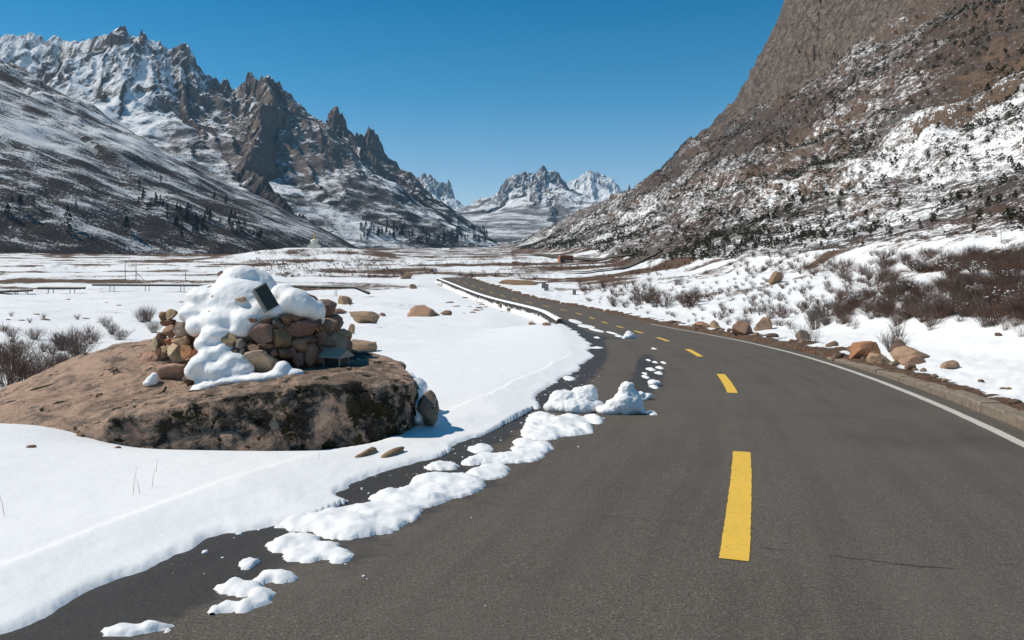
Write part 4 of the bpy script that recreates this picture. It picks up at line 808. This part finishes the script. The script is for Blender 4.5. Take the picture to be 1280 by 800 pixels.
def snow_heap(parts, label, seed=0, vox=.022, base=None):
    B = []
    for px, py, rx, rz_, dy in parts:
        x, y = on_road(*base); Y = y + dy; B.append((((px - CX) / F * Y, Y, (HOR - py) / F * Y), (rx * Y / F, rx * Y / F * .85, rz_ * Y / F)))
    zmin = road_z(*on_road(*base))
    add('snow_heap', blob_mesh('snow_heap', B, vox, 2, .035, 5, None, seed, .012), M['snow'], label=label, category='snow heap')
snow_heap([(705, 502, 20, 15, .15), (728, 498, 20, 14, .2), (718, 508, 30, 12, .1), (740, 508, 14, 10, .1), (752, 512, 10, 8, .1), (735, 490, 10, 8, .2), (698, 508, 18, 10, .1)], 'broad lumpy snow heap at the road edge beside the pointed heap', 1, base=(720, 517))
snow_heap([(782, 505, 17, 16, .12), (783, 490, 11, 12, .14), (786, 483, 7, 7, .14), (770, 508, 14, 10, .1), (795, 508, 9, 12, .1), (760, 513, 16, 7, .1), (803, 515, 6, 4, .05), (790, 498, 10, 14, .12)], 'tall pointed snow heap standing on the asphalt', 2, base=(780, 520))
snow_heap([(800, 494, 7, 5, .0), (810, 495, 7, 4, .0), (804, 498, 8, 4, 0)], 'low snow lump behind the tall pointed heap', 3, base=(805, 501))
snow_heap([(818, 479, 9, 4, .0), (815, 478, 6, 4, 0)], 'rounded white snow lump on the wet streak', 4, base=(818, 483))
snow_heap([(787, 420, 7, 4.5, 0), (786, 417, 4.5, 3.5, 0), (781, 423, 4, 2, 0), (793, 423, 4, 2, 0)], 'dome-shaped snow lump beside the far yellow dashes', 5, .05, base=(787, 424.5))
rc_ = np.random.RandomState(9); VV = []; FF = []; c1, f1 = ICO[1]; nv = 0; VG = []; FG = []; ng = 0
for i in range(420):                              # crumbs of snow and grit along the melting edge
    sd0 = S_DASH0 + rc_.uniform(-1.5, 14); dd0 = -3.5 + abs(rc_.normal(0, .55)); p = road_at(sd0, dd0); g = i % 2
    q = rc_.uniform(.003, .011) if g else rc_.uniform(.004, .010) + .014 * rc_.rand() ** 4; z = p[2] - .0022 * abs(dd0) ** 1.5 + q * .15
    v = c1 * q * np.append(rc_.uniform(.7, 1.9, 2), rc_.uniform(.35, .7)) * (1 + .25 * rc_.uniform(-1, 1, (len(c1), 1))) + np.array([p[0], p[1], z])
    if g: VG.append(v); FG.append(f1 + ng); ng += len(c1)
    else: VV.append(v); FF.append(f1 + nv); nv += len(c1)
add('snow_crumbs', mesh_np('snow_crumbs', np.vstack(VV), np.vstack(FF), True, True), M['snow'], kind='stuff', label='tiny crumbs of snow strewn along the melting edge on the asphalt', category='snow crumbs')
add('grit', mesh_np('grit', np.vstack(VG), np.vstack(FG), False, True), M['concrete'], kind='stuff', label='loose grit strewn along the snow edge on the asphalt', category='grit')
# ------------------------------------------------------------------ low wall on the left of the road
wall = empty('low_wall', tuple(road_at(S_DASH0 + 63, -4.1)), label='low dark block wall with snowy top along the left road edge', category='wall')
def child_abs(o, par): o.parent = par; o.matrix_parent_inverse = Matrix.Translation(-Vector(par.location))
bm = bmesh.new(); bm_box(bm, (0, 0, .1), (.42, 1.42, 1.0), None, .03); WB = bm_mesh(bm, 'block'); WB.materials.append(M['darkstone'])
s_ = S_DASH0 + 62.0; rnd = random.Random(8)
while s_ < S_DASH0 + 198:
    p = road_at(s_, -4.15); q = road_at(s_ + .5, -4.15); o = bpy.data.objects.new('block', WB); COL.objects.link(o); o.location = (p[0] + rnd.uniform(-.03, .03), p[1], p[2] - .28 + rnd.uniform(-.03, .03)); o.rotation_euler = (0, 0, -math.atan2(q[0] - p[0], q[1] - p[1])); child_abs(o, wall); s_ += 1.55
sg = np.arange(S_DASH0 + 61.3, S_DASH0 + 198, .4); pr_ = [(-4.4, .0), (-4.37, .12), (-4.25, .19), (-4.0, .2), (-3.9, .13), (-3.82, .0)]
wp_ = np.stack([road_at(sg, np.full(len(sg), d)) + np.array([0, 0, h + .26]) * 1.0 for d, h in pr_], 1); wp_[:, :, 2] += (.05 * fbm(sg / 1.1, sg * 0, 3))[:, None]
o = add('snow_strip', mesh_np('snow_strip', wp_.reshape(-1, 3), grid_quads(len(sg), len(pr_))[:, ::-1]), M['snow']); child_abs(o, wall)

# ------------------------------------------------------------------ boardwalk across the left field
def boardwalk(pts, label, stairs=None, post_h=1.0):
    P = [Vector(W(*p)) for p in pts]; root = empty('boardwalk', tuple(P[0]), label=label, category='boardwalk', group='sections of the boardwalk')
    bd_, bs_, bp_ = bmesh.new(), bmesh.new(), bmesh.new()
    for a, b in zip(P[:-1], P[1:]):
        L = (b - a).length; dirv = (b - a).normalized(); rot = Matrix.Rotation(math.atan2(dirv.y, dirv.x), 3, 'Z') @ Matrix.Rotation(-math.asin(dirv.z), 3, 'Y'); c = (a + b) / 2
        n = max(1, int(L / 1.0))
        for k in range(n):
            o = bmesh.new(); bm_box(o, (0, 0, 0), (L / n - .03, 1.9, .16)); ob = add('deck_panel', bm_mesh(o, 'deck_panel'), M['deck'], root); ob.location = a + (b - a) * ((k + .5) / n) - P[0]; ob.rotation_euler = rot.to_euler()
        bm_box(bs_, c - P[0] + Vector((0, 0, -.2)) + rot @ Vector((0, -.75, 0)), (L, .1, .22), rot); bm_box(bs_, c - P[0] + Vector((0, 0, -.2)) + rot @ Vector((0, .75, 0)), (L, .1, .22), rot)
        m = max(2, int(L / 8) + 1)
        for k in range(m):
            q = a + (b - a) * ((k + .5) / m)
            for sd2 in (-.75, .75):
                r_ = q + rot @ Vector((0, sd2, 0)); g = float(gh([r_.x], [r_.y])[0]); h = max(.3, r_.z - g + .25); o = bmesh.new(); bm_box(o, (0, 0, 0), (.09, .09, h)); ob = add('post', bm_mesh(o, 'post'), M['steel'], root); ob.location = Vector((r_.x, r_.y, r_.z - .1 - h / 2)) - P[0]
    add('beam', bm_mesh(bs_, 'beam'), M['darkwood'], root); bd_.free(); bp_.free()
    if stairs:
        a = P[-1]; b = Vector(W(*stairs)); n = 8
        for k in range(n):
            q = a + (b - a) * ((k + .5) / n); o = bmesh.new(); bm_box(o, (0, 0, 0), ((b - a).length / n * 1.02, 1.9, .1)); ob = add('step', bm_mesh(o, 'step'), M['deck'], root); ob.location = q - P[0]
        o = bmesh.new(); L = (b - a).length; dv = (b - a).normalized(); rot = Matrix.Rotation(math.atan2(dv.y, dv.x), 3, 'Z') @ Matrix.Rotation(-math.asin(dv.z), 3, 'Y'); bm_box(o, (a + b) / 2 - P[0] + Vector((0, 0, -.25)), (L, 1.6, .25), rot); add('stringer', bm_mesh(o, 'stringer'), M['darkwood'], root)
boardwalk([(118, 355.0, 148), (250, 355.8, 148), (345, 356.4, 148), (445, 358.3, 148)], 'long raised grey boardwalk ending in stairs behind the cairn', (462, 365.5, 148))
boardwalk([(50, 359, 140), (104, 359.3, 140)], 'short lower grey boardwalk section stepped down from the long one')
boardwalk([(-40, 365.5, 132), (14, 363, 132), (40, 361.6, 134)], 'lowest grey boardwalk section farthest from the stairs')
# leaning wooden post, thin poles
p = hit(417, 412); po = empty('wooden_post', tuple(p), label='short leaning wooden post in snow behind the cairn', category='post'); h_ = 20 * p.y / F
bm = bmesh.new(); bm_box(bm, (0, 0, h_ * .42), (.16 * p.y / 20, .1, h_ * 1.1), None, .01); o = add('shaft', bm_mesh(bm, 'shaft'), M['wood'], po); o.rotation_euler = (0, R(-14), 0)
for i, (px, pt, pb, lb) in enumerate([(156.5, 325, 350, 'thin dark pole with short crossarm standing behind the boardwalk'), (170, 328, 350, 'thin dark pole with a slanting stay behind the boardwalk'), (232, 338, 352, 'short thin pole near the cairn behind the boardwalk'), (1252, 279, 304, 'slim pale pole standing on the lower hillside')]):
    p = hit(px, pb); h_ = (pb - pt) * p.y / F; root = empty('pole', tuple(p), label=lb, category='pole'); r_ = .00045 * p.y
    bm = bmesh.new(); bm_tube(bm, [(0, 0, -.3), (0.02 * h_ * (i == 3) * -3, 0, h_)], [r_, r_ * .7], 6); add('shaft', bm_mesh(bm, 'shaft'), M['polem'] if i == 3 else M['bark'], root)
    if i == 0: bm = bmesh.new(); bm_tube(bm, [(-.6, 0, h_ * .9), (.6, 0, h_ * .9)], [r_ * .6] * 2, 5); add('crossarm', bm_mesh(bm, 'crossarm'), M['bark'], root)
    if i == 1: bm = bmesh.new(); bm_tube(bm, [(0, 0, h_ * .45), (h_ * .45, 0, -.1)], [r_ * .7] * 2, 5); add('stay', bm_mesh(bm, 'stay'), M['bark'], root)
# litter bins
def bin_(px, pb, hp, lb):
    p = hit(px, pb); h_ = hp * p.y / F; w_ = h_ * .42; root = empty('litter_bin', tuple(p), R(20), label=lb, category='bin')
    bm = bmesh.new(); bm_box(bm, (0, 0, h_ * .36), (w_, w_ * .8, h_ * .62), None, .03); add('bin_body', bm_mesh(bm, 'bin_body'), M['bing'], root)
    bm = bmesh.new(); bm_box(bm, (0, 0, h_ * .83), (w_ * 1.25, w_ * 1.05, h_ * .22), None, .05); hd_ = add('hood', bm_mesh(bm, 'hood'), M['binm'], root); bm = bmesh.new(); bm_box(bm, (0, -w_ * .535, h_ * .8), (w_ * .7, .01, h_ * .08)); add('slot', bm_mesh(bm, 'slot'), M['boxdark'], hd_)
    for sx in (-1, 1): bm = bmesh.new(); bm_box(bm, (sx * w_ * .56, 0, h_ * .4), (w_ * .12, w_ * .5, h_ * .9)); add('leg', bm_mesh(bm, 'leg'), M['binm'], root)
bin_(683, 363.5, 9, 'dark-hooded grey litter bin on snow by the road'); bin_(679.5, 360.5, 8, 'dark litter bin behind the grey-bodied one'); bin_(718, 368.5, 7, 'small dark litter bin beside the dense shrub thicket')
# orange hut
p = hit(707, 327.5); k_ = p.y / F; hut = empty('hut', tuple(p), R(14), label='small flat-roofed orange hut beside the winding road', category='hut'); hw, hd, hh = 17 * k_, 9 * k_, 7.6 * k_
bm = bmesh.new(); bm_box(bm, (0, 0, hh * .4), (hw, hd, hh * 1.2)); add('wall', bm_mesh(bm, 'wall'), M['brick'], hut)
bm = bmesh.new()
for k in range(7): bm_box(bm, (-hw * .44 + k * hw * .147, -hd * .46, hh * 1.06), (hw * .07, hd * .08, hh * .12))
add('parapet', bm_mesh(bm, 'parapet'), M['brick'], hut)
bm = bmesh.new(); bm_box(bm, (0, 0, hh * 1.02), (hw * .92, hd * .92, hh * .05)); add('roof_snow', bm_mesh(bm, 'roof_snow'), M['snow'], hut)
bm = bmesh.new(); bm_box(bm, (-hw * .40, -hd * .52, hh * .28), (hw * .16, hd * .06, hh * .7)); add('door', bm_mesh(bm, 'door'), M['teal'], hut)
bm = bmesh.new(); bm_box(bm, (hw * .1, -hd * .51, hh * .2), (hw * .5, hd * .05, hh * .25)); add('white_band', bm_mesh(bm, 'white_band'), M['white_wash'], hut)
# stupa on the mound
def lathe(bm, prof, n=16):
    r = [[bm.verts.new((a * math.cos(2 * math.pi * k / n), a * math.sin(2 * math.pi * k / n), z)) for k in range(n)] for a, z in prof]
    for a, b in zip(r[:-1], r[1:]):
        for k in range(n): bm.faces.new((a[k], a[(k + 1) % n], b[(k + 1) % n], b[k]))
    bm.faces.new(r[-1]); bm.faces.new(r[0][::-1])
p = Vector(W(393, 310, 392)); p.z = float(gh([p.x], [p.y])[0]); st = empty('stupa', tuple(p), R(8), label='whitewashed stupa with gilt spire on top of the terraced mound', category='stupa'); st.scale = (1.2, 1.2, 1.2)
bm = bmesh.new(); bm_box(bm, (0, 0, .3), (5.2, 5.2, 1.0)); bm_box(bm, (0, 0, 1.0), (4.3, 4.3, .5)); bm_box(bm, (0, 0, 1.45), (3.5, 3.5, .45)); add('stepped_base', bm_mesh(bm, 'stepped_base'), M['white_wash'], st)
bm = bmesh.new(); lathe(bm, [(1.2, 1.65), (1.5, 2.3), (1.62, 2.9), (1.35, 3.3), (.6, 3.55)]); add('dome', bm_mesh(bm, 'dome', True), M['white_wash'], st)
bm = bmesh.new(); bm_box(bm, (0, 0, 3.75), (.95, .95, .5)); lathe(bm, [(.5, 4.0), (.42, 4.5), (.3, 5.0), (.2, 5.5)], 10); spr = add('spire', bm_mesh(bm, 'spire'), M['gold'], st)
bm = bmesh.new(); lathe(bm, [(.34, 5.52), (.36, 5.6), (.1, 5.7), (.05, 6.3)], 10); add('finial', bm_mesh(bm, 'finial'), M['gold'], spr)
# small white house by the far trees
p = Vector(W(557, 310, 900)); p.z = float(gh([p.x], [p.y])[0]); wh = empty('house', tuple(p), R(10), label='tiny white gabled house at the foot of the mountain flank', category='house')
bm = bmesh.new(); bm_box(bm, (0, 0, 1.0), (7, 5, 3.4)); add('wall', bm_mesh(bm, 'wall'), M['white_wash'], wh)
bm = bmesh.new(); vv = [bm.verts.new(q) for q in ((-4.2, -3.2, 2.6), (4.2, -3.2, 2.6), (4.2, 3.2, 2.6), (-4.2, 3.2, 2.6), (-4.2, 0, 4.8), (4.2, 0, 4.8))]
for f in ((0, 1, 5, 4), (2, 3, 4, 5), (0, 4, 3), (1, 2, 5), (3, 2, 1, 0)): bm.faces.new([vv[i] for i in f])
add('roof', bm_mesh(bm, 'roof'), M['snow'], wh)

# ------------------------------------------------------------------ plants
def ribbons_mesh(name, segs):                     # each seg: p0, p1, w0, w1, crossing pair of thin triangles/quads
    V = []; Q = []
    for p0, p1, w0, w1, a in segs:
        d = Vector((math.cos(a), math.sin(a), 0))
        n = len(V); V += [p0 - d * w0, p0 + d * w0, p1 + d * w1, p1 - d * w1]; Q.append((n, n + 1, n + 2, n + 3))
    return mesh_np(name, np.array([tuple(v) for v in V]), np.array(Q), False)
def shrub_segs(rnd, stems, h, spread, forks=2, w=.008, ribbon=True):
    S = []
    for _ in range(stems):
        a = rnd.uniform(0, 2 * math.pi); t = rnd.random() ** .7 * spread; H = h * rnd.uniform(.55, 1.0) * (1 - .25 * t / max(spread, .01))
        base = Vector((math.cos(a), math.sin(a), 0)) * rnd.uniform(0, .22) * spread; p = base.copy(); p.z = -.05 * h
        dv = Vector((math.cos(a) * t, math.sin(a) * t, H)); q1 = base + dv * .5 + Vector((rnd.uniform(-1, 1), rnd.uniform(-1, 1), 0)) * .07 * h; q2 = base + dv
        aa = rnd.uniform(0, math.pi); S.append((p, q1, w, w * .75, aa)); S.append((q1, q2, w * .75, w * .3, aa + .6))
        for _k in range(forks):
            f = rnd.uniform(.25, .85); o = p.lerp(q1, f * 2) if f < .5 else q1.lerp(q2, f * 2 - 1); e = o + Vector((rnd.uniform(-1, 1), rnd.uniform(-1, 1), rnd.uniform(.5, 1.5))) * .2 * h
            S.append((o, e, w * .6, w * .25, rnd.uniform(0, 3)))
    return S
rnd = random.Random(21)
SSEG = [shrub_segs(rnd, 80 + 10 * (k % 3), 1.0, .62 + .2 * (k % 3), 5, .0075) for k in range(6)]; SHRUB = [ribbons_mesh('twigs', q) for q in SSEG]
SPARSE = [ribbons_mesh('twigs', shrub_segs(rnd, 34, 1.0, .55, 3, .006)) for k in range(3)]
for k, m_ in enumerate(SHRUB): m_.materials.append(M['twig'] if k % 3 else M['twigg'])
for m_ in SPARSE: m_.materials.append(M['twigg'])
def clumps(k):                                   # small pads of snow caught on the twigs of shrub k
    r = random.Random(k); V = []; Fq = []; c1, f1 = ICO[1]; c = 0; tips = [q for q in SSEG[k] if q[1].z > .25]
    for _ in range(30):
        a, b = r.choice(tips)[:2]; q = np.array(a.lerp(b, r.uniform(.3, 1))[:]); s_ = r.uniform(.018, .045)
        V.append(c1 * np.array([s_ * r.uniform(1, 1.8), s_ * r.uniform(1, 1.8), s_ * .6]) + q); Fq.append(f1 + c); c += len(c1)
    m_ = mesh_np('snow_clumps', np.vstack(V), np.vstack(Fq), True, True); m_.materials.append(M['snow']); return m_
CLUMP = [clumps(k) for k in range(6)]
def leaf_cloud(seed, n, shape, size):
    r = np.random.RandomState(seed); V = []
    for _ in range(n):
        t = r.rand() ** .8; a = r.rand() * 6.283; rad = shape(t) * (.35 + .65 * r.rand() ** .5); c = np.array([math.cos(a) * rad, math.sin(a) * rad, t])
        u = r.normal(size=3); u /= np.linalg.norm(u); v = np.cross(u, r.normal(size=3)); v /= np.linalg.norm(v); s_ = size * r.uniform(.6, 1.3)
        V += [c - u * s_, c + v * s_ * .7, c + u * s_, c - v * s_ * .7]
    return np.array(V)
dome = lambda t: .75 * math.sqrt(max(0, 1 - t * t)) + .05
FARV = [leaf_cloud(500 + k, 70, dome, .085) for k in range(4)]; FARS = []
for k, v in enumerate(FARV): m_ = mesh_np('shrub', v, np.arange(len(v)).reshape(-1, 4), False); m_.materials.append(M['twig'] if k % 2 else M['twigg']); FARS.append(m_)
def seg_verts(segs, k=1.6): return np.array([tuple(q) for p0, p1, w0, w1, a in segs for d in [Vector((math.cos(a), math.sin(a), 0)) * k] for q in (p0 - d * w0, p0 + d * w0, p1 + d * w1, p1 - d * w1)])
STR = [seg_verts(shrub_segs(rnd, 30, 1.0, .7, 2, .009)) for k in range(4)]
STV = [leaf_cloud(520 + k, 22, dome, .15) for k in range(4)]
PL = []                                          # (apparent size, point, height, width factor, kind, label, group)
def plan(px, py, hp, kind, label, group, wf=1.0, snowy=.0, rel=None):
    p = hit(px, py)
    if p is None or p.y > 2500: return
    s_, d_, ds_, _ = road_sd(np.array([p.x]), np.array([p.y]))
    if -4.4 < d_[0] < 4.6 and ds_[0] < 50: return
    h = rel if rel else hp * p.y / F
    PL.append((h / p.y, p, h, wf, kind, label, group, snowy))
rnd = random.Random(33)
def zone(x0, x1, y0, y1, n, h0, h1, label, group, kind='shrub', snowy=.3, dens=None):
    for _ in range(n):
        px = rnd.uniform(x0, x1); py = y0 + (y1 - y0) * rnd.random()
        if dens is not None and dens(px, py) < rnd.random(): continue
        p = hit(px, py)
        if p is None: continue
        plan(px, py, 0, kind, label, group, rnd.uniform(.8, 1.25), snowy, rnd.uniform(h0, h1))
LB = ('bare reddish-brown shrub in the thicket on the snowy bank right of the road', 'shrubs on the right bank')
def dn(px, py): return .25 + .75 * (float(perlin2(np.array([px / 70.]), np.array([py / 22.]))[0]) > -.12)
zone(720, 870, 356, 387, 46, 1.3, 2.1, 'bare reddish-brown shrub in the dense dark thicket past the litter bins', 'shrubs in the dense thicket')
zone(860, 1290, 348, 408, 290, .35, .8, *LB, snowy=.22, dens=dn)
zone(1050, 1290, 340, 392, 26, .6, 1.1, *LB, snowy=.2, dens=dn)
zone(730, 1290, 352, 398, 330, .35, .75, *LB, snowy=0)
zone(880, 1290, 330, 352, 55, .8, 1.4, 'bare brown shrub at the foot of the right hillside', 'shrubs at the hill foot', snowy=.3)
zone(940, 1290, 402, 430, 9, .45, .8, 'thin bare bush standing alone on the open snowy bank', 'lone bushes on the bank', 'sparse', 0)
for px, py, hp in [(1018, 412, 30), (1115, 440, 34), (1128, 438, 24), (1060, 408, 20), (1000, 425, 26)]: plan(px, py, hp, 'sparse' if hp < 30 else 'shrub', 'thin bare bush rising between the rocks above the kerb', 'bushes by the kerb rocks')
for px, py, hp, wf in [(92, 432, 28, 1.2), (75, 438, 22, 1), (112, 430, 20, 1), (55, 440, 16, 1), (178, 403, 22, .8), (185, 402, 24, .9), (192, 416, 18, .9), (10, 482, 50, 1.0), (30, 485, 55, .9), (48, 478, 42, .9), (15, 465, 45, 1.1), (2, 455, 36, 1.2), (80, 465, 34, .6), (140, 418, 20, .9), (132, 408, 16, .7), (20, 440, 20, 1.4), (150, 425, 18, 1), (5, 415, 14, 1.4)]:
    plan(px, py, hp, 'shrub', 'bare grey-brown bush in snow beyond the left end of the huge boulder', 'bushes left of the boulder', wf, 0)
zone(0, 130, 395, 475, 26, .3, .7, 'bare grey-brown bush in snow beyond the left end of the huge boulder', 'bushes left of the boulder', snowy=0)
for px, py, hp, wf in [(504, 347, 13, 1.0), (530, 343, 9, .9), (544, 343, 7, 1), (575, 345, 9, 1.0), (589, 346, 10, .8), (438, 382, 10, .7), (395, 381, 6, 1), (415, 381, 6, 1), (1018, 345, 9, 1), (812, 352, 8, 1.2), (668, 350, 8, 1)]:
    plan(px, py, hp, 'shrub', 'round bare bush standing singly on the valley floor snow', 'single valley bushes', wf, 0)
zone(300, 500, 337, 347, 170, .5, 1.3, 'low brown shrub in the belt between boardwalk and stupa mound', 'shrub belt below the mound')
zone(320, 470, 325, 336, 70, .8, 2.0, 'upright brown bush in rows on the lower terrace of the mound', 'bushes on the lower terrace', snowy=0)
zone(320, 440, 312, 320, 60, .8, 1.6, 'brown bush in the row near the stupa on the mound', 'bushes on the upper mound', snowy=0)
zone(600, 830, 328, 347, 110, .5, 1.1, 'brown shrub between the road and the far road loop', 'shrubs near the road loop')
zone(640, 790, 326, 338, 90, .6, 1.2, 'brown shrub between the road and the far road loop', 'shrubs near the road loop')
zone(20, 320, 322, 338, 120, .4, .9, 'small brown shrub on the far left valley floor', 'shrubs on the far left floor', snowy=0)
zone(430, 640, 312, 334, 260, .5, 1.2, 'small brown shrub on the far valley floor', 'shrubs on the far valley floor', snowy=.1)
zone(760, 1290, 318, 340, 130, .7, 1.3, 'bare brown shrub at the foot of the right hillside', 'shrubs at the hill foot', snowy=.2)
PL.sort(key=lambda t: -t[0]); MAXI = 300
farV = []
for i, (ap, p, h, wf, kind, lb, gp, snowy) in enumerate(PL):
    if i < MAXI:
        big = ap > .0045
        ki = rnd.randrange(3 if kind == 'sparse' else 6); me = (SPARSE if kind == 'sparse' else SHRUB)[ki] if big else FARS[ki % 4]
        sn = rnd.random() < snowy and kind != 'sparse' and ap > .0045
        lb = ('low ' if h < .75 else 'tall ' if h > 1.3 else 'mid-sized ') + lb + (' with snow caught in its twigs' if sn and len(lb.split()) < 10 else '')
        if sn and big and kind != 'sparse':
            root = empty('shrub', tuple(p), rnd.uniform(0, 6), label=lb, category='shrub', group=gp); root.scale = (h * wf, h * wf, h)
            o = bpy.data.objects.new('twigs', me); COL.objects.link(o); o.parent = root; o = bpy.data.objects.new('snow_clumps', CLUMP[ki]); COL.objects.link(o); o.parent = root
        else:
            o = bpy.data.objects.new('shrub', me); COL.objects.link(o); o.location = p; o.scale = (h * wf, h * wf, h); o.rotation_euler = (0, 0, rnd.uniform(0, 6)); o['label'] = lb; o['category'] = 'shrub'; o['group'] = gp
    else:
        farV.append((STV if p.y > 230 else STR)[i % 4] * np.array([h * wf, h * wf, h]) + np.array(p[:]))
if farV: V = np.vstack(farV); add('distant_shrubs', mesh_np('distant_shrubs', V, np.arange(len(V)).reshape(-1, 4), False), M['twig'], label='countless small bare shrubs across the far valley floor and hill foot', category='shrubs', kind='stuff')

# junipers and dwarf conifers on the right hillside
JS = [leaf_cloud(40 + k, 95, (lambda t, w=.28 + .1 * (k % 3): w * (1 - t) ** .55 * (1.1 + .5 * math.sin(9 * t + k))), .095) for k in range(5)]
JM = []
for v in JS: m_ = mesh_np('juniper', v, np.arange(len(v)).reshape(-1, 4), False); m_.materials.append(M['juniper']); JM.append(m_)
JF = [leaf_cloud(60 + k, 16, (lambda t: .42 * (1 - t) ** .5), .20) for k in range(4)]
r = np.random.RandomState(77); N = 34000
yy = 60 + 1000 * r.rand(N) ** 1.5; un = 4 + 200 * r.rand(N); xx = hill_x0(yy) + un
keep = (np.abs(xx / yy) < .70); dnz = fbm(un / 35, yy / 80, 3); keep &= (r.rand(N) < np.clip(.5 + 1.1 * dnz, .08, 1)) & ~((yy > 480) & (un > 192)); xx, yy, un = xx[keep], yy[keep], un[keep]
zz = gh(xx, yy); hh_ = (.45 + 1.2 * r.rand(len(xx)) ** 2) * (1 + .5 * sstep(120, 300, yy)); app = hh_ / yy; ordr = np.argsort(-app); stuffV = []
for n_, i in enumerate(ordr):
    p = (xx[i], yy[i], zz[i] - .1); h = hh_[i]
    if n_ < 300:
        o = bpy.data.objects.new('juniper_bush', JM[n_ % 5]); COL.objects.link(o); o.location = p; o.scale = (h * 1.15, h * 1.15, h); o.rotation_euler = (0, 0, r.rand() * 6); o['label'] = ('tall ' if h > 1.6 else 'small ' if h < .9 else 'mid-sized ') + ('narrow', 'rounded', 'broad')[(n_ % 5) % 3] + ' dark olive juniper bush ' + ('on the lower right hillside' if un[i] < 50 else 'among ledges high on the right hillside' if un[i] > 110 else 'halfway up the right hillside'); o['category'] = 'bush'; o['group'] = 'junipers on the right hillside'
    else:
        v = JF[n_ % 4] * np.array([h * 1.15, h * 1.15, h]); stuffV.append(v + np.array(p))
V = np.vstack(stuffV); add('hillside_scrub', mesh_np('hillside_scrub', V, np.arange(len(V)).reshape(-1, 4), False), M['juniper'], label='countless small dark junipers scattered over the right hillside', category='bushes', kind='stuff')

# dark firs on the left slopes
def fir_shape(t): return .17 * (1 - t) ** .8 * (1 + .35 * ((t * 9) % 1.0)) + .012
FM = []
for k in range(4):
    v = leaf_cloud(80 + k, 150, fir_shape, .06); v[:, 2] = v[:, 2] * .92 + .08; m_ = mesh_np('crown', v, np.arange(len(v)).reshape(-1, 4), False); m_.materials.append(M['fir']); FM.append(m_)
bm = bmesh.new(); bm_tube(bm, [(0, 0, -.1), (0, 0, .5), (0, 0, .95)], [.022, .014, .004], 6); TM = bm_mesh(bm, 'trunk'); TM.materials.append(M['bark'])
def fir(p, h, lb, gp, k, wd=1.0):
    lb = lb.replace('dark fir', ('slender' if wd < 1.15 else 'broad') + ' dark fir')
    root = empty('fir_tree', tuple(p), k * 1.3, label=lb, category='tree', group=gp); root.scale = (h * wd, h * wd, h)
    for nm, m_ in (('trunk', TM), ('crown', FM[k % 4])): o = bpy.data.objects.new(nm, m_); COL.objects.link(o); o.parent = root
def anyhit(px, py):
    best = None
    for k, (a, b) in ((0, (760, 2500)), (1, (430, 1200))):
        q = mhit(px, py, k, a, b)
        if q is not None and (best is None or q.y < best.y): best = q
    g = hit(px, py)
    if g is not None and (best is None or g.y < best.y): best = g
    return best
rnd = random.Random(17)
for i, (px, py, hp, wd) in enumerate([(25, 266, 20, 1.3), (10, 272, 14, 1.6), (85, 282, 24, 1.1), (87, 294, 12, 1.9), (158, 289, 18, 1.5), (42, 258, 10, 1.4), (95, 262, 8, 1.3), (15, 255, 9, 1.2), (60, 258, 7, 1.2)]):
    q = anyhit(px, py)
    if q: fir(q, hp * q.y / F, 'dark fir standing singly on the near left slope', 'single firs on the near left slope', i, wd)
for i in range(62):
    px = rnd.uniform(170, 330); py = rnd.gauss(.30 * (px - 170) + 252, 13)
    if py > 308: continue
    q = anyhit(px, py)
    if q: fir(q, rnd.uniform(7, 13) * q.y / F, 'small dark fir in the loose stand where the left slopes meet', 'firs between the left slopes', i, rnd.uniform(1.0, 1.5))
for i in range(85):
    px = rnd.uniform(450, 612); py = 306 - abs(rnd.gauss(0, 9)) - (px < 520) * rnd.uniform(0, 12)
    q = anyhit(px, py)
    if q: fir(q, rnd.uniform(6, 11) * q.y / F, 'small dark fir along the foot of the far left flank', 'firs along the flank foot', i, rnd.uniform(.9, 1.4))
# dry grass stalks in the near snow
for i, (px, py, hp) in enumerate([(166, 618, 36), (175, 617, 20), (190, 608, 24), (6, 645, 30), (195, 590, 16), (608, 505, 14), (398, 575, 12), (612, 500, 10)]):
    p = hit(px, py); h = hp * p.y / F; bm = bmesh.new(); lean = (-.25 if i % 2 else .15) * h; bm_tube(bm, [(0, 0, -.02), (lean * .4, 0, h * .5), (lean, 0, h)], [.0022, .0016, .0008], 4); o = add('grass_stalk', bm_mesh(bm, 'grass_stalk'), M['straw'], label='single dry grass stalk poking out of the smooth near snow', category='grass stalk', group='dry stalks in the near snow'); o.location = p

# ------------------------------------------------------------------ thin mountain air
bm = bmesh.new(); bm_box(bm, (0, 3300, 345), (5200, 6800, 760)); hz_me = bm_mesh(bm, 'haze'); hm = bpy.data.materials.new('haze'); hm.use_nodes = True; ht = hm.node_tree; ht.nodes.clear()
ho = ht.nodes.new('ShaderNodeOutputMaterial'); hv = ht.nodes.new('ShaderNodeVolumePrincipled'); hv.inputs['Color'].default_value = (.38, .70, 1.0, 1); hv.inputs['Density'].default_value = 6e-5; hv.inputs['Anisotropy'].default_value = 0.0
ht.links.new(hv.outputs[0], ho.inputs['Volume']); add('haze', hz_me, hm, kind='stuff', label='thin bluish mountain air filling the valley', category='haze')
